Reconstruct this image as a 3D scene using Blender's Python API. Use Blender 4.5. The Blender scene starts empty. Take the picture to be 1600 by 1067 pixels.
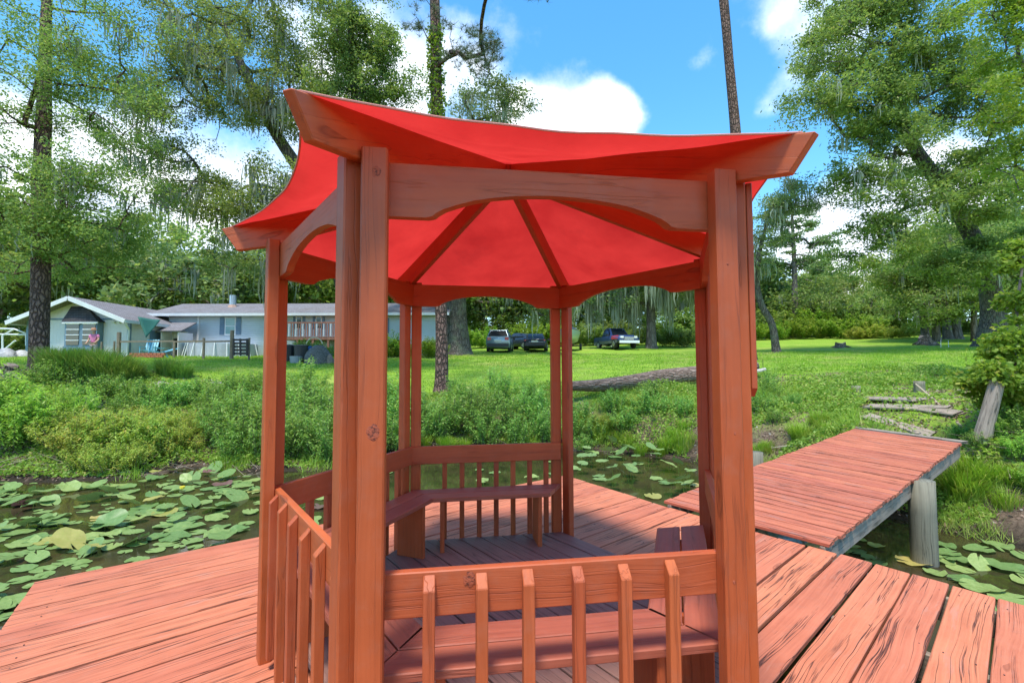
import bpy, math, random
import numpy as np
from mathutils import Vector, Matrix

rng = np.random.default_rng(7)
random.seed(7)
SC = bpy.context.scene
COL = SC.collection

# ------------------------------------------------------------------ camera
CAM = np.array([0.032, -3.094, 1.561]); PITCH = 0.051; ROLL = -0.003; FPX = 735.3
cd = bpy.data.cameras.new('camera'); cam = bpy.data.objects.new('camera', cd); COL.objects.link(cam)
cd.sensor_width = 36.0; cd.lens = FPX / 1600 * 36.0; cd.clip_start = 0.05; cd.clip_end = 3000
cam.location = CAM
cam.rotation_mode = 'QUATERNION'
cam.rotation_quaternion = (Matrix.Rotation(math.pi/2 + PITCH, 3, 'X') @ Matrix.Rotation(ROLL, 3, 'Z')).to_quaternion()
SC.camera = cam

def ray(x, y):
    u = x - 800; v = y - 533.5
    cr, sr = math.cos(ROLL), math.sin(ROLL); u, v = u*cr + v*sr, -u*sr + v*cr
    X, Z = u/FPX, -v/FPX; c, s = math.cos(PITCH), math.sin(PITCH)
    return np.array([X, c - Z*s, s + Z*c])
def at(x, y, d):                      # point seen at photo pixel (x, y), d metres ahead of the camera
    r = ray(x, y); return CAM + r * (d / r[1])
def onz(x, y, z):                     # point seen at photo pixel (x, y) lying at height z
    r = ray(x, y); return CAM + r * ((z - CAM[2]) / r[2])

# ------------------------------------------------------------------ sky and sun
SUN_EL, SUN_AZ = math.radians(70), math.radians(196)      # azimuth clockwise from +Y
W = bpy.data.worlds.new('World'); SC.world = W; W.use_nodes = True
nt = W.node_tree; N = nt.nodes; Lk = nt.links; N.clear()
def nd(t, **k):
    n = N.new(t)
    for a, b in k.items(): setattr(n, a, b)
    return n
out = nd('ShaderNodeOutputWorld'); bg = nd('ShaderNodeBackground'); bg.inputs[1].default_value = 0.15
sky = nd('ShaderNodeTexSky', sky_type='NISHITA'); sky.sun_disc = False
sky.sun_elevation = SUN_EL; sky.sun_rotation = SUN_AZ; sky.air_density = 1.0; sky.dust_density = 0.3; sky.ozone_density = 2.5
hs = nd('ShaderNodeHueSaturation'); hs.inputs['Saturation'].default_value = 1.28; hs.inputs['Value'].default_value = 1.08; hs.inputs['Hue'].default_value = 0.490
Lk.new(sky.outputs[0], hs.inputs['Color'])
tc = nd('ShaderNodeTexCoord')
def vmath(op, a, b=None):
    n = nd('ShaderNodeVectorMath', operation=op)
    for i, v in enumerate((a, b)):
        if v is None: continue
        if hasattr(v, 'links'): Lk.new(v, n.inputs[i])
        else: n.inputs[i].default_value = v
    return n
def m_(op, a, b=None, c=None, clamp=False):
    n = nd('ShaderNodeMath', operation=op); n.use_clamp = clamp
    for i, v in enumerate((a, b, c)):
        if v is None: continue
        if hasattr(v, 'links'): Lk.new(v, n.inputs[i])
        else: n.inputs[i].default_value = v
    return n.outputs[0]
dirn = vmath('NORMALIZE', tc.outputs['Generated']).outputs[0]
sx = nd('ShaderNodeSeparateXYZ'); Lk.new(dirn, sx.inputs[0])
# flatten towards the horizon like a cloud layer
zc = m_('ADD', m_('MAXIMUM', sx.outputs[2], 0.0), 0.28)
px_ = m_('DIVIDE', sx.outputs[0], zc); py_ = m_('DIVIDE', sx.outputs[1], zc)
cmb = nd('ShaderNodeCombineXYZ'); Lk.new(px_, cmb.inputs[0]); Lk.new(py_, cmb.inputs[1]); cmb.inputs[2].default_value = 3.3
n1 = nd('ShaderNodeTexNoise'); n1.inputs['Scale'].default_value = 1.3; n1.inputs['Detail'].default_value = 8; n1.inputs['Roughness'].default_value = 0.55
Lk.new(cmb.outputs[0], n1.inputs['Vector'])
n2 = nd('ShaderNodeTexNoise'); n2.inputs['Scale'].default_value = 7.0; n2.inputs['Detail'].default_value = 7; n2.inputs['Roughness'].default_value = 0.6
Lk.new(dirn, n2.inputs['Vector'])
base = m_('MULTIPLY', m_('SUBTRACT', n1.outputs[0], 0.575), 1.7)
acc = base
# cumulus heaps: direction, angular size, strength
for (x, y, s, a) in ((900, 190, 0.085, 1.35), (965, 180, 0.055, 1.0), (840, 55, 0.10, 0.40), (1215, 40, 0.12, 1.0), (820, 205, .06, .6),
                     (660, 110, 0.11, .8), (280, 320, 0.18, 1.0), (540, 130, 0.10, .5), (1340, 380, 0.12, 1.1), (1090, 105, .04, .5), (1185, 175, .05, .5), (1420, 370, .10, .8),
                     (1000, 330, .1, .3), (60, 250, 0.10, .7), (1500, 260, .10, .5)):
    d = ray(x, y); d = d/np.linalg.norm(d)
    sub = vmath('SUBTRACT', dirn, tuple(d)); sub2 = vmath('MULTIPLY', sub.outputs[0], (1, 1, 1.35))
    ln = nd('ShaderNodeVectorMath', operation='LENGTH'); Lk.new(sub2.outputs[0], ln.inputs[0])
    g = m_('SUBTRACT', 1.0, m_('DIVIDE', ln.outputs['Value'], s*1.9), clamp=True)
    acc = m_('ADD', acc, m_('MULTIPLY', g, a*1.25))
# keep the clear blue gap to the upper right
d = ray(1090, 150); d = d/np.linalg.norm(d)
sub = vmath('SUBTRACT', dirn, tuple(d)); ln = nd('ShaderNodeVectorMath', operation='LENGTH'); Lk.new(sub.outputs[0], ln.inputs[0])
acc = m_('SUBTRACT', acc, m_('MULTIPLY', m_('SUBTRACT', 1.0, m_('DIVIDE', ln.outputs['Value'], 0.30), clamp=True), 0.9))
acc = m_('ADD', acc, m_('MULTIPLY', m_('SUBTRACT', n2.outputs[0], 0.5), 1.6))
cr_ = nd('ShaderNodeValToRGB'); cr_.color_ramp.interpolation = 'EASE'
cr_.color_ramp.elements[0].position = 0.16; cr_.color_ramp.elements[0].color = (0, 0, 0, 1)
cr_.color_ramp.elements[1].position = 0.95; cr_.color_ramp.elements[1].color = (1, 1, 1, 1)
Lk.new(acc, cr_.inputs[0])
cl = nd('ShaderNodeMixRGB'); cl.inputs[1].default_value = (3.6, 4.1, 4.8, 1); cl.inputs[2].default_value = (6.0, 6.1, 6.2, 1)
n3 = nd('ShaderNodeTexNoise'); n3.inputs['Scale'].default_value = 9.0; n3.inputs['Detail'].default_value = 5
Lk.new(dirn, n3.inputs['Vector'])
Lk.new(m_('MULTIPLY_ADD', m_('SUBTRACT', n3.outputs[0], 0.38), 4.0, 0.0, clamp=True), cl.inputs[0])
mx = nd('ShaderNodeMixRGB'); Lk.new(m_('MULTIPLY', cr_.outputs[0], 0.95), mx.inputs[0]); Lk.new(hs.outputs[0], mx.inputs[1]); Lk.new(cl.outputs[0], mx.inputs[2])
Lk.new(mx.outputs[0], bg.inputs[0]); Lk.new(bg.outputs[0], out.inputs[0])

sl = bpy.data.lights.new('sun', 'SUN'); sl.energy = 2.5; sl.angle = math.radians(10.0); sl.color = (1.0, 0.95, 0.86)
so = bpy.data.objects.new('sun', sl); COL.objects.link(so)
sdir = Vector((math.sin(SUN_AZ)*math.cos(SUN_EL), math.cos(SUN_AZ)*math.cos(SUN_EL), math.sin(SUN_EL)))
so.rotation_mode = 'QUATERNION'; so.rotation_quaternion = sdir.to_track_quat('Z', 'Y'); so.location = (0, 0, 30)

vs = SC.view_settings
vs.view_transform = 'Standard'; vs.look = 'None'; vs.exposure = 1.2; vs.gamma = 1.0; vs.use_curve_mapping = False
SC.cycles.use_denoising = True
SC.cycles.max_bounces = 7; SC.cycles.diffuse_bounces = 4; SC.cycles.glossy_bounces = 3; SC.cycles.transmission_bounces = 3
SC.cycles.caustics_reflective = False; SC.cycles.caustics_refractive = False

# ------------------------------------------------------------------ helpers
def tag(o, label=None, cat=None, group=None, kind=None):
    if label: o['label'] = label
    if cat: o['category'] = cat
    if group: o['group'] = group
    if kind: o['kind'] = kind
    return o
def empty(name, loc=(0, 0, 0)):
    o = bpy.data.objects.new(name, None); COL.objects.link(o); o.location = loc; o.empty_display_size = 0.2
    return o
def new_mesh(name, V, F, mats=(), smooth=False, midx=None):
    """V (n,3) array, F list of faces or (m,k) array"""
    me = bpy.data.meshes.new(name)
    V = np.asarray(V, dtype=np.float32)
    if isinstance(F, np.ndarray):
        m, k = F.shape
        me.vertices.add(len(V)); me.vertices.foreach_set('co', V.ravel())
        me.loops.add(m*k); me.loops.foreach_set('vertex_index', F.astype(np.int32).ravel())
        me.polygons.add(m); me.polygons.foreach_set('loop_start', np.arange(0, m*k, k, dtype=np.int32))
        me.polygons.foreach_set('loop_total', np.full(m, k, dtype=np.int32))
        if smooth: me.polygons.foreach_set('use_smooth', np.ones(m, dtype=bool))
        if midx is not None: me.polygons.foreach_set('material_index', np.asarray(midx, dtype=np.int32))
        me.update(calc_edges=True)
    else:
        me.from_pydata(V.tolist(), [], F)
        if smooth: me.polygons.foreach_set('use_smooth', np.ones(len(F), dtype=bool))
        if midx is not None: me.polygons.foreach_set('material_index', np.asarray(midx, dtype=np.int32))
        me.update()
    for mt in mats: me.materials.append(mt)
    return me
def link(name, me, parent=None, M=None, loc=None):
    o = bpy.data.objects.new(name, me); COL.objects.link(o)
    if parent is not None: o.parent = parent
    if M is not None: o.matrix_basis = M
    if loc is not None: o.location = loc
    return o
def wloc(o):
    v = Vector(o.location)
    while o.parent: o = o.parent; v += Vector(o.location)
    return v
class MB:
    def __init__(s): s.V = []; s.F = []; s.mi = []
    def add(s, V, F, mi=0):
        b = len(s.V); s.V += [tuple(map(float, v)) for v in V]; s.F += [tuple(i + b for i in f) for f in F]; s.mi += [mi]*len(F)
    def box(s, lo, hi, mi=0):
        x0, y0, z0 = lo; x1, y1, z1 = hi
        s.add([(x0,y0,z0),(x1,y0,z0),(x1,y1,z0),(x0,y1,z0),(x0,y0,z1),(x1,y0,z1),(x1,y1,z1),(x0,y1,z1)],
              [(0,3,2,1),(4,5,6,7),(0,1,5,4),(1,2,6,5),(2,3,7,6),(3,0,4,7)], mi)
    def bar(s, a, b, w, t, up=(0,0,1), mi=0):
        a = np.array(a, float); b = np.array(b, float); d = b - a; d /= np.linalg.norm(d)
        sd = np.cross(up, d)
        if np.linalg.norm(sd) < 1e-4: sd = np.cross((1,0,0), d)
        sd /= np.linalg.norm(sd); u = np.cross(d, sd)
        V = [p + sd*i*w/2 + u*j*t/2 for p in (a, b) for i, j in ((-1,-1),(1,-1),(1,1),(-1,1))]
        s.add(V, [(0,1,2,3)[::-1],(4,5,6,7),(0,1,5,4),(1,2,6,5),(2,3,7,6),(3,0,4,7)], mi)
    def tube(s, pts, rad, n=8, mi=0, cap=True):
        pts = [np.array(p, float) for p in pts]; rad = rad if hasattr(rad, '__len__') else [rad]*len(pts)
        V = []; F = []
        ref = np.array([0.3, 0.9, 0.2])
        for i, p in enumerate(pts):
            d = pts[min(i+1, len(pts)-1)] - pts[max(i-1, 0)]; d = d/(np.linalg.norm(d)+1e-9)
            a = np.cross(d, ref)
            if np.linalg.norm(a) < .1: a = np.cross(d, (1, 0, 0))
            a /= np.linalg.norm(a); b = np.cross(d, a)
            V += [p + rad[i]*(a*math.cos(2*math.pi*k/n) + b*math.sin(2*math.pi*k/n)) for k in range(n)]
        for i in range(len(pts)-1):
            F += [(i*n+k, i*n+(k+1) % n, (i+1)*n+(k+1) % n, (i+1)*n+k) for k in range(n)]
        if cap: F += [tuple(range(n))[::-1], tuple((len(pts)-1)*n+k for k in range(n))]
        s.add(V, F, mi)
    def build(s, name, mat, parent=None, loc=None, smooth=False, off=None):
        V = np.array(s.V)
        if off is not None: V = V - np.array(off)
        return link(name, new_mesh(name, V, s.F, mat if isinstance(mat, (list, tuple)) else [mat], smooth, s.mi), parent, loc=loc)

# ------------------------------------------------------------------ materials
class NT:
    def __init__(s, name):
        s.m = bpy.data.materials.new(name); s.m.use_nodes = True; s.t = s.m.node_tree; s.t.nodes.clear()
        s.out = s.n('ShaderNodeOutputMaterial')
    def n(s, t, **k):
        x = s.t.nodes.new(t)
        for a, b in k.items(): setattr(x, a, b)
        return x
    def l(s, a, b): s.t.links.new(a, b)
    def val(s, sock, v):
        if hasattr(v, 'links'): s.l(v, sock)
        else: sock.default_value = v
    def math(s, op, a, b=None, c=None, clamp=False):
        x = s.n('ShaderNodeMath', operation=op); x.use_clamp = clamp
        for i, v in enumerate((a, b, c)):
            if v is not None: s.val(x.inputs[i], v)
        return x.outputs[0]
    def noise(s, vec, scale=1, detail=4, rough=.5, dist=0):
        x = s.n('ShaderNodeTexNoise'); s.val(x.inputs['Scale'], scale); x.inputs['Detail'].default_value = detail
        x.inputs['Roughness'].default_value = rough; x.inputs['Distortion'].default_value = dist
        if vec is not None: s.l(vec, x.inputs['Vector'])
        return x.outputs[0]
    def mapping(s, vec, scale=(1,1,1), loc=None):
        x = s.n('ShaderNodeMapping'); s.l(vec, x.inputs[0]); x.inputs['Scale'].default_value = scale
        if loc is not None: s.val(x.inputs['Location'], loc)
        return x.outputs[0]
    def mix(s, f, a, b, mode='MIX'):
        x = s.n('ShaderNodeMixRGB', blend_type=mode); s.val(x.inputs[0], f)
        for i, v in ((1, a), (2, b)): s.val(x.inputs[i], v if hasattr(v, 'links') else (*v, 1) if len(v) == 3 else v)
        return x.outputs[0]
    def ramp(s, f, stops, interp='LINEAR'):
        x = s.n('ShaderNodeValToRGB'); s.l(f, x.inputs[0]); r = x.color_ramp; r.interpolation = interp
        while len(r.elements) < len(stops): r.elements.new(0.5)
        for e, (p, c) in zip(r.elements, stops):
            e.position = p; e.color = (c, c, c, 1) if not hasattr(c, '__len__') else (*c, 1)
        return x.outputs[0]
    def bump(s, h, strength=.3, dist=.01):
        x = s.n('ShaderNodeBump'); x.inputs['Strength'].default_value = strength; x.inputs['Distance'].default_value = dist
        s.l(h, x.inputs['Height']); return x.outputs[0]
    def bsdf(s, col, rough=.6, normal=None, metal=0, spec=.5, **k):
        x = s.n('ShaderNodeBsdfPrincipled'); s.val(x.inputs['Base Color'], col if hasattr(col, 'links') else (*col, 1))
        s.val(x.inputs['Roughness'], rough); x.inputs['Metallic'].default_value = metal
        x.inputs['Specular IOR Level'].default_value = spec
        for a, b in k.items(): x.inputs[a].default_value = b
        if normal is not None: s.l(normal, x.inputs['Normal'])
        return x.outputs[0]
    def done(s, sh): s.l(sh, s.out.inputs[0]); return s.m

def wood_mat(name, c_light, c_dark, crack=(.03,.012,.008), crack_amt=.5, rough=.62, grain=.5, knots=True, wear=None, wear_amt=0., bump=.35):
    """painted or bare wood, grain along the object's local X"""
    c_light = tuple(c*.89 for c in c_light); c_dark = tuple(c*.87 for c in c_dark)
    t = NT(name); tcn = t.n('ShaderNodeTexCoord'); oi = t.n('ShaderNodeObjectInfo')
    cmb = t.n('ShaderNodeCombineXYZ'); r = t.math('MULTIPLY', oi.outputs['Random'], 37.0)
    t.l(r, cmb.inputs[0]); t.l(t.math('MULTIPLY', r, 1.7), cmb.inputs[1]); t.l(t.math('MULTIPLY', r, .6), cmb.inputs[2])
    va = t.n('ShaderNodeVectorMath', operation='ADD'); t.l(tcn.outputs['Object'], va.inputs[0]); t.l(cmb.outputs[0], va.inputs[1]); v = va.outputs[0]
    # slow sideways wander of the grain
    w = t.noise(t.mapping(v, (1.1, 1.6, 1.6)), 1, 2)
    wv = t.n('ShaderNodeCombineXYZ'); t.l(t.math('MULTIPLY', t.math('SUBTRACT', w, .5), .10), wv.inputs[1])
    vb = t.n('ShaderNodeVectorMath', operation='ADD'); t.l(v, vb.inputs[0]); t.l(wv.outputs[0], vb.inputs[1]); vv = vb.outputs[0]
    g1 = t.noise(t.mapping(vv, (1.3, 55, 40)), 1, 5, .6)
    g2 = t.noise(t.mapping(vv, (3.5, 160, 120)), 1, 3, .6)
    blotch = t.noise(v, 3.2, 4, .6)
    col = t.mix(t.ramp(g1, [(.3, 0), (.7, 1)]), c_dark, c_light)
    col = t.mix(t.math('MULTIPLY', t.ramp(blotch, [(.35, 0), (.7, 1)]), .35), col, tuple(min(1, c*1.25+.01) for c in c_light))
    hue = t.n('ShaderNodeHueSaturation'); t.l(col, hue.inputs['Color'])
    t.l(t.math('MULTIPLY_ADD', oi.outputs['Random'], .17, .915), hue.inputs['Value'])
    t.l(t.math('MULTIPLY_ADD', oi.outputs['Random'], .006, .497), hue.inputs['Hue']); col = hue.outputs[0]
    # long drying cracks
    ck = t.noise(t.mapping(vv, (.42, 21, 18)), 1, 4, .5)
    ckm = t.math('ABSOLUTE', t.math('SUBTRACT', ck, .5))
    brk = t.ramp(t.noise(t.mapping(v, (1.1, 8, 8)), 1, 4, .6), [(.40, 0), (.54, 1)])
    ckl = t.math('MULTIPLY', t.math('SUBTRACT', 1.0, t.math('DIVIDE', ckm, .017), clamp=True), brk)
    ckl = t.math('MULTIPLY', ckl, crack_amt)
    h = t.math('MULTIPLY_ADD', g1, .45*grain, t.math('MULTIPLY', g2, .3*grain))
    if knots:
        vo = t.n('ShaderNodeTexVoronoi'); vo.inputs['Scale'].default_value = 1; t.l(t.mapping(v, (1.9, 8.5, 8.5)), vo.inputs['Vector'])
        kd = vo.outputs['Distance']
        kn = t.ramp(kd, [(.05, .9), (.10, .35), (.15, .8), (.2, 0)])
        kr = t.math('MULTIPLY', kn, t.math('GREATER_THAN', t.noise(t.mapping(v, (.9, 3.0, 3.0), ), 1, 1), .56))
        col = t.mix(t.math('MULTIPLY', kr, .75), col, tuple(c*.45 for c in c_dark))
        h = t.math('SUBTRACT', h, t.math('MULTIPLY', kr, .5))
    if wear is not None:
        wn = t.ramp(t.noise(t.mapping(vv, (2.2, 16, 16)), 1, 5, .65), [(.62-wear_amt, 0), (.72-wear_amt, 1)])
        col = t.mix(t.math('MULTIPLY', wn, .8), col, wear)
    dust = t.ramp(t.noise(v, 11, 3, .7), [(.5, 0), (.8, 1)])
    col = t.mix(t.math('MULTIPLY', dust, .12), col, (.30, .22, .17))
    col = t.mix(ckl, col, crack)
    h = t.math('SUBTRACT', h, t.math('MULTIPLY', ckl, 1.3))
    rg = t.math('MULTIPLY_ADD', g1, .2, rough-.1)
    return t.done(t.bsdf(col, rg, t.bump(h, bump, .006), spec=.35))

def leaf_mat(name, c1, c2, c3=None, trans=.45, rough=.5, noise_scale=.7, patch=None):
    t = NT(name); geo = t.n('ShaderNodeNewGeometry'); tcn = t.n('ShaderNodeTexCoord'); oi = t.n('ShaderNodeObjectInfo')
    ri = geo.outputs['Random Per Island']
    nz = t.noise(tcn.outputs['Object'], noise_scale, 3)
    f = t.math('ADD', t.math('MULTIPLY', ri, .6), t.math('MULTIPLY', t.math('SUBTRACT', nz, .32), 1.1), clamp=True)
    col = t.mix(f, c1, c2)
    if c3 is not None: col = t.mix(t.math('GREATER_THAN', t.math('FRACT', t.math('MULTIPLY', ri, 7.31)), .93), col, c3)
    if patch: col = t.mix(t.math('MULTIPLY', t.ramp(t.noise(tcn.outputs['Object'], .55, 5, .65), [(.50, 0), (.64, 1)]), .62), col, patch)
    hue = t.n('ShaderNodeHueSaturation'); t.l(col, hue.inputs['Color'])
    t.l(t.math('MULTIPLY_ADD', oi.outputs['Random'], .3, .85), hue.inputs['Value'])
    t.l(t.math('MULTIPLY_ADD', oi.outputs['Random'], .03, .485), hue.inputs['Hue']); col = hue.outputs[0]
    p = t.bsdf(col, rough, spec=.3)
    tr = t.n('ShaderNodeBsdfTranslucent'); t.l(t.mix(.5, col, (1, 1, .3), 'MULTIPLY'), tr.inputs[0])
    ms = t.n('ShaderNodeMixShader'); ms.inputs[0].default_value = trans; t.l(p, ms.inputs[1]); t.l(tr.outputs[0], ms.inputs[2])
    return t.done(ms.outputs[0])

def bark_mat(name, c1, c2, scale=(14, 14, 3.2), bump=.9, dist=.03, moss=None):
    t = NT(name); tcn = t.n('ShaderNodeTexCoord'); v = tcn.outputs['Object']
    vo = t.n('ShaderNodeTexVoronoi', feature='DISTANCE_TO_EDGE'); vo.inputs['Scale'].default_value = 1
    wob = t.n('ShaderNodeVectorMath', operation='ADD'); nn = t.n('ShaderNodeTexNoise'); nn.inputs['Scale'].default_value = 5
    t.l(v, nn.inputs['Vector']); sc_ = t.n('ShaderNodeVectorMath', operation='SCALE'); t.l(nn.outputs['Color'], sc_.inputs[0]); sc_.inputs['Scale'].default_value = .12
    t.l(v, wob.inputs[0]); t.l(sc_.outputs[0], wob.inputs[1]); t.l(t.mapping(wob.outputs[0], scale), vo.inputs['Vector'])
    e = t.ramp(vo.outputs['Distance'], [(.02, 0), (.22, 1)])
    n = t.noise(v, 9, 6, .65)
    col = t.mix(t.math('MULTIPLY', e, t.ramp(n, [(.3, .3), (.7, 1)])), c2, c1)
    if moss is not None:
        col = t.mix(t.ramp(t.noise(v, 1.6, 5, .6), [(.5, 0), (.66, .8)]), col, moss)
    h = t.math('ADD', e, t.math('MULTIPLY', n, .5))
    return t.done(t.bsdf(col, .85, t.bump(h, bump, dist), spec=.2))

def plain(name, col, rough=.6, metal=0, nscale=0, namt=.15, spec=.5, bump=0, **k):
    t = NT(name)
    if nscale:
        tcn = t.n('ShaderNodeTexCoord'); n = t.noise(tcn.outputs['Object'], nscale, 5, .6)
        c = t.mix(t.ramp(n, [(.3, 0), (.7, 1)]), tuple(x*(1-namt) for x in col), tuple(min(1, x*(1+namt)) for x in col))
        nm = t.bump(n, bump, .01) if bump else None
        return t.done(t.bsdf(c, rough, nm, metal, spec, **k))
    return t.done(t.bsdf(col, rough, None, metal, spec, **k))

M = {}
M['deck'] = wood_mat('deck_paint', (.62,.200,.102), (.46,.125,.060), crack=(.05,.018,.014), crack_amt=1.0, rough=.7, grain=1.0, wear=(.48,.20,.13), wear_amt=.03, bump=.75)
M['walk'] = wood_mat('walkway_paint', (.56,.168,.090), (.40,.102,.052), crack=(.04,.015,.012), crack_amt=.9, rough=.72, grain=1.0, wear=(.33,.16,.13), wear_amt=.05, bump=.8)
M['post'] = wood_mat('post_paint', (.48,.100,.026), (.40,.080,.021), crack=(.11,.027,.013), crack_amt=.35, rough=.5, grain=.4, bump=.4)
M['rail'] = wood_mat('rail_paint', (.50,.110,.032), (.39,.081,.023), crack=(.12,.025,.012), crack_amt=.35, rough=.55, grain=.7, bump=.5)
M['bench'] = wood_mat('bench_paint', (.42,.115,.062), (.30,.076,.042), crack=(.07,.02,.015), crack_amt=.4, rough=.55, grain=.7, bump=.45)
M['floor'] = wood_mat('floor_stain', (.31,.165,.125), (.21,.105,.078), crack=(.02,.01,.009), crack_amt=.7, rough=.6, grain=.9, wear=(.20,.15,.135), wear_amt=.03, bump=.6)
M['grey'] = wood_mat('weathered_grey_wood', (.41,.33,.255), (.21,.165,.125), crack=(.02,.016,.014), crack_amt=.8, rough=.85, grain=1.0, wear=(.10,.10,.07), wear_amt=.03, bump=.9)
M['pile'] = wood_mat('pile_wood', (.26,.24,.17), (.15,.14,.10), crack=(.02,.016,.014), crack_amt=.7, rough=.85, grain=.8, wear=(.12,.13,.08), wear_amt=.0, bump=.7)

def fabric_mat():
    t = NT('red_canopy_fabric'); tcn = t.n('ShaderNodeTexCoord'); v = tcn.outputs['Object']
    n = t.noise(v, 2.2, 5, .6); w = t.noise(t.mapping(v, (90, 90, 90)), 1, 2)
    st = t.ramp(t.noise(v, 1.3, 6, .7), [(.60, 0), (.78, 1)])
    col = t.mix(t.ramp(n, [(.3, 0), (.7, 1)]), (.50,.016,.014), (.68,.030,.024))
    col = t.mix(t.math('MULTIPLY', st, .5), col, (.30,.012,.012))
    p = t.bsdf(col, .55, t.bump(t.math('MULTIPLY_ADD', w, .2, n), .15, .01), spec=.25)
    tr = t.n('ShaderNodeBsdfTranslucent'); t.l(t.mix(1.0, col, (1.0, 1.3, 1.3), 'MULTIPLY'), tr.inputs[0])
    ms = t.n('ShaderNodeMixShader'); ms.inputs[0].default_value = .58; t.l(p, ms.inputs[1]); t.l(tr.outputs[0], ms.inputs[2])
    return t.done(ms.outputs[0])
M['fabric'] = fabric_mat()
M['hem'] = plain('faded_hem', (.62,.26,.2), .8)

# ------------------------------------------------------------------ terrain
WATER_Z = -0.9
ctrl = []
def cp(x, y, d): q = at(x, y, d); ctrl.append((q[0], q[1], q[2]))
for a in ((-300,570,18),(0,577,17.5),(100,575,17.5),(200,578,17.5),(-100,557,29),(60,558,28),(240,557,30),(300,582,18.5),(300,572,22),(450,558,31),(100,655,13.5),(250,650,14),(0,690,11.6),(380,650,14.5),
          (520,590,20),(600,602,20),(700,598,19),(780,610,19),(900,596,18.5),(1000,562,27),(620,553,33),(760,549.5,38),(960,545,43),(760,648,16),(600,650,16),(900,640,15.5),(1000,640,14.5),
          (1090,603,16.5),(1200,562,28),(1130,650,13),(1300,537,45),(1500,534,40),(1700,536,36),(1250,655,11.5),(1340,668,9.3),(1400,628,11.5),(1450,602,14),(1300,602,14.5),(1220,620,14),(1560,630,9.5),
          (1530,698,8.0),(1590,676,8),(1600,745,7.4),(1480,752,8.35),(1460,700,9.0),(1700,690,7),(1650,600,12),(1560,570,20)):
    cp(*a)
shore = [(-60,4),(-30,5.2),(-14,6.4),(-11,7.0),(-8.6,7.3),(-7.7,8.8),(-6,7.9),(-4.5,8.3),(-2.6,10.2),(-1,10.9),(1.5,10.8),(2.9,10.7),(4.4,9.3),(5.3,7.9),(5.8,6.1),(6.1,4.7),(6.7,3.7),(7.1,2.9),(8.2,1.0),(10.5,-2.5),(13,-8),(15,-25),(15,-80)]
for (x, y) in shore: ctrl.append((x, y, WATER_Z + .02))
for (x, y) in ((-60,-10),(-30,-5),(-12,4.6),(-8,5),(-5,5),(-2,7.3),(1,7.6),(3.4,6.6),(4.2,4),(5.2,2),(0,0),(6,-3),(9,-12),(0,-20),(-20,-20),(0,-70),(-60,-70),(9,-60)): ctrl.append((x, y, -1.75 if y < 4 else -1.4))
for (x, y) in ((-9.8,6.4),(-7,7.2),(-4,7.8),(0,9.9),(3.2,9.6),(4.5,7.6),(5.0,5.6),(5.6,3.9)): ctrl.append((x, y, -1.1))
for (x, y, z) in ((-60,40,2.8),(-60,15,1.4),(-30,60,4.2),(0,70,5.4),(30,70,6.0),(60,40,4.4),(60,10,2.5),(25,5,1.0),(35,-40,1.0),(60,-70,2),(-100,120,8),(0,150,12),(100,120,11),(-220,0,2),(220,0,4),(0,400,30),(-300,300,24),(300,300,26),(-250,-250,-1.6),(0,-250,-1.8),(250,-250,2)): ctrl.append((x, y, z))
ctrl = np.array(ctrl); PC = ctrl[:, :2]
D_ = np.linalg.norm(PC[:, None]-PC[None], axis=2); D_ = np.sqrt(D_**2+.15**2)
nC = len(ctrl); A_ = np.zeros((nC+3, nC+3)); A_[:nC, :nC] = D_; A_[:nC, nC:] = np.c_[np.ones(nC), PC]; A_[nC:, :nC] = A_[:nC, nC:].T
W_ = np.linalg.solve(A_, np.r_[ctrl[:, 2], 0, 0, 0])
def height(x, y, bumpy=True):
    x = np.atleast_1d(np.asarray(x, float)); y = np.atleast_1d(np.asarray(y, float)); o = np.zeros_like(x)
    for i in range(0, len(x), 20000):
        q = np.c_[x[i:i+20000], y[i:i+20000]]
        d = np.sqrt(((q[:, None]-PC[None])**2).sum(2)+.15**2)
        o[i:i+20000] = d@W_[:nC] + np.c_[np.ones(len(q)), q]@W_[nC:]
    if bumpy:
        o = o + .035*np.sin(x*2.1+1.3*np.sin(y*1.7))*np.sin(y*2.6+x*.7) + .018*np.sin(x*6.3+y*2.2)*np.sin(y*5.1-x*3.3)
    return o
def H(x, y): return float(height([x], [y])[0])
ax = np.unique(np.round(np.r_[np.linspace(-400,-60,12), np.linspace(-60,-14,40), np.linspace(-14,12,105), np.linspace(12,60,45), np.linspace(60,400,12)], 4))
ay = np.unique(np.round(np.r_[np.linspace(-300,-20,10), np.linspace(-20,2,16), np.linspace(2,22,90), np.linspace(22,60,60), np.linspace(60,600,20)], 4))
GX, GY = np.meshgrid(ax, ay); GZ = height(GX.ravel(), GY.ravel())
nx = len(ax); idx = np.arange(nx*len(ay)).reshape(len(ay), nx)
GF = np.stack([idx[:-1, :-1].ravel(), idx[:-1, 1:].ravel(), idx[1:, 1:].ravel(), idx[1:, :-1].ravel()], 1)
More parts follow.
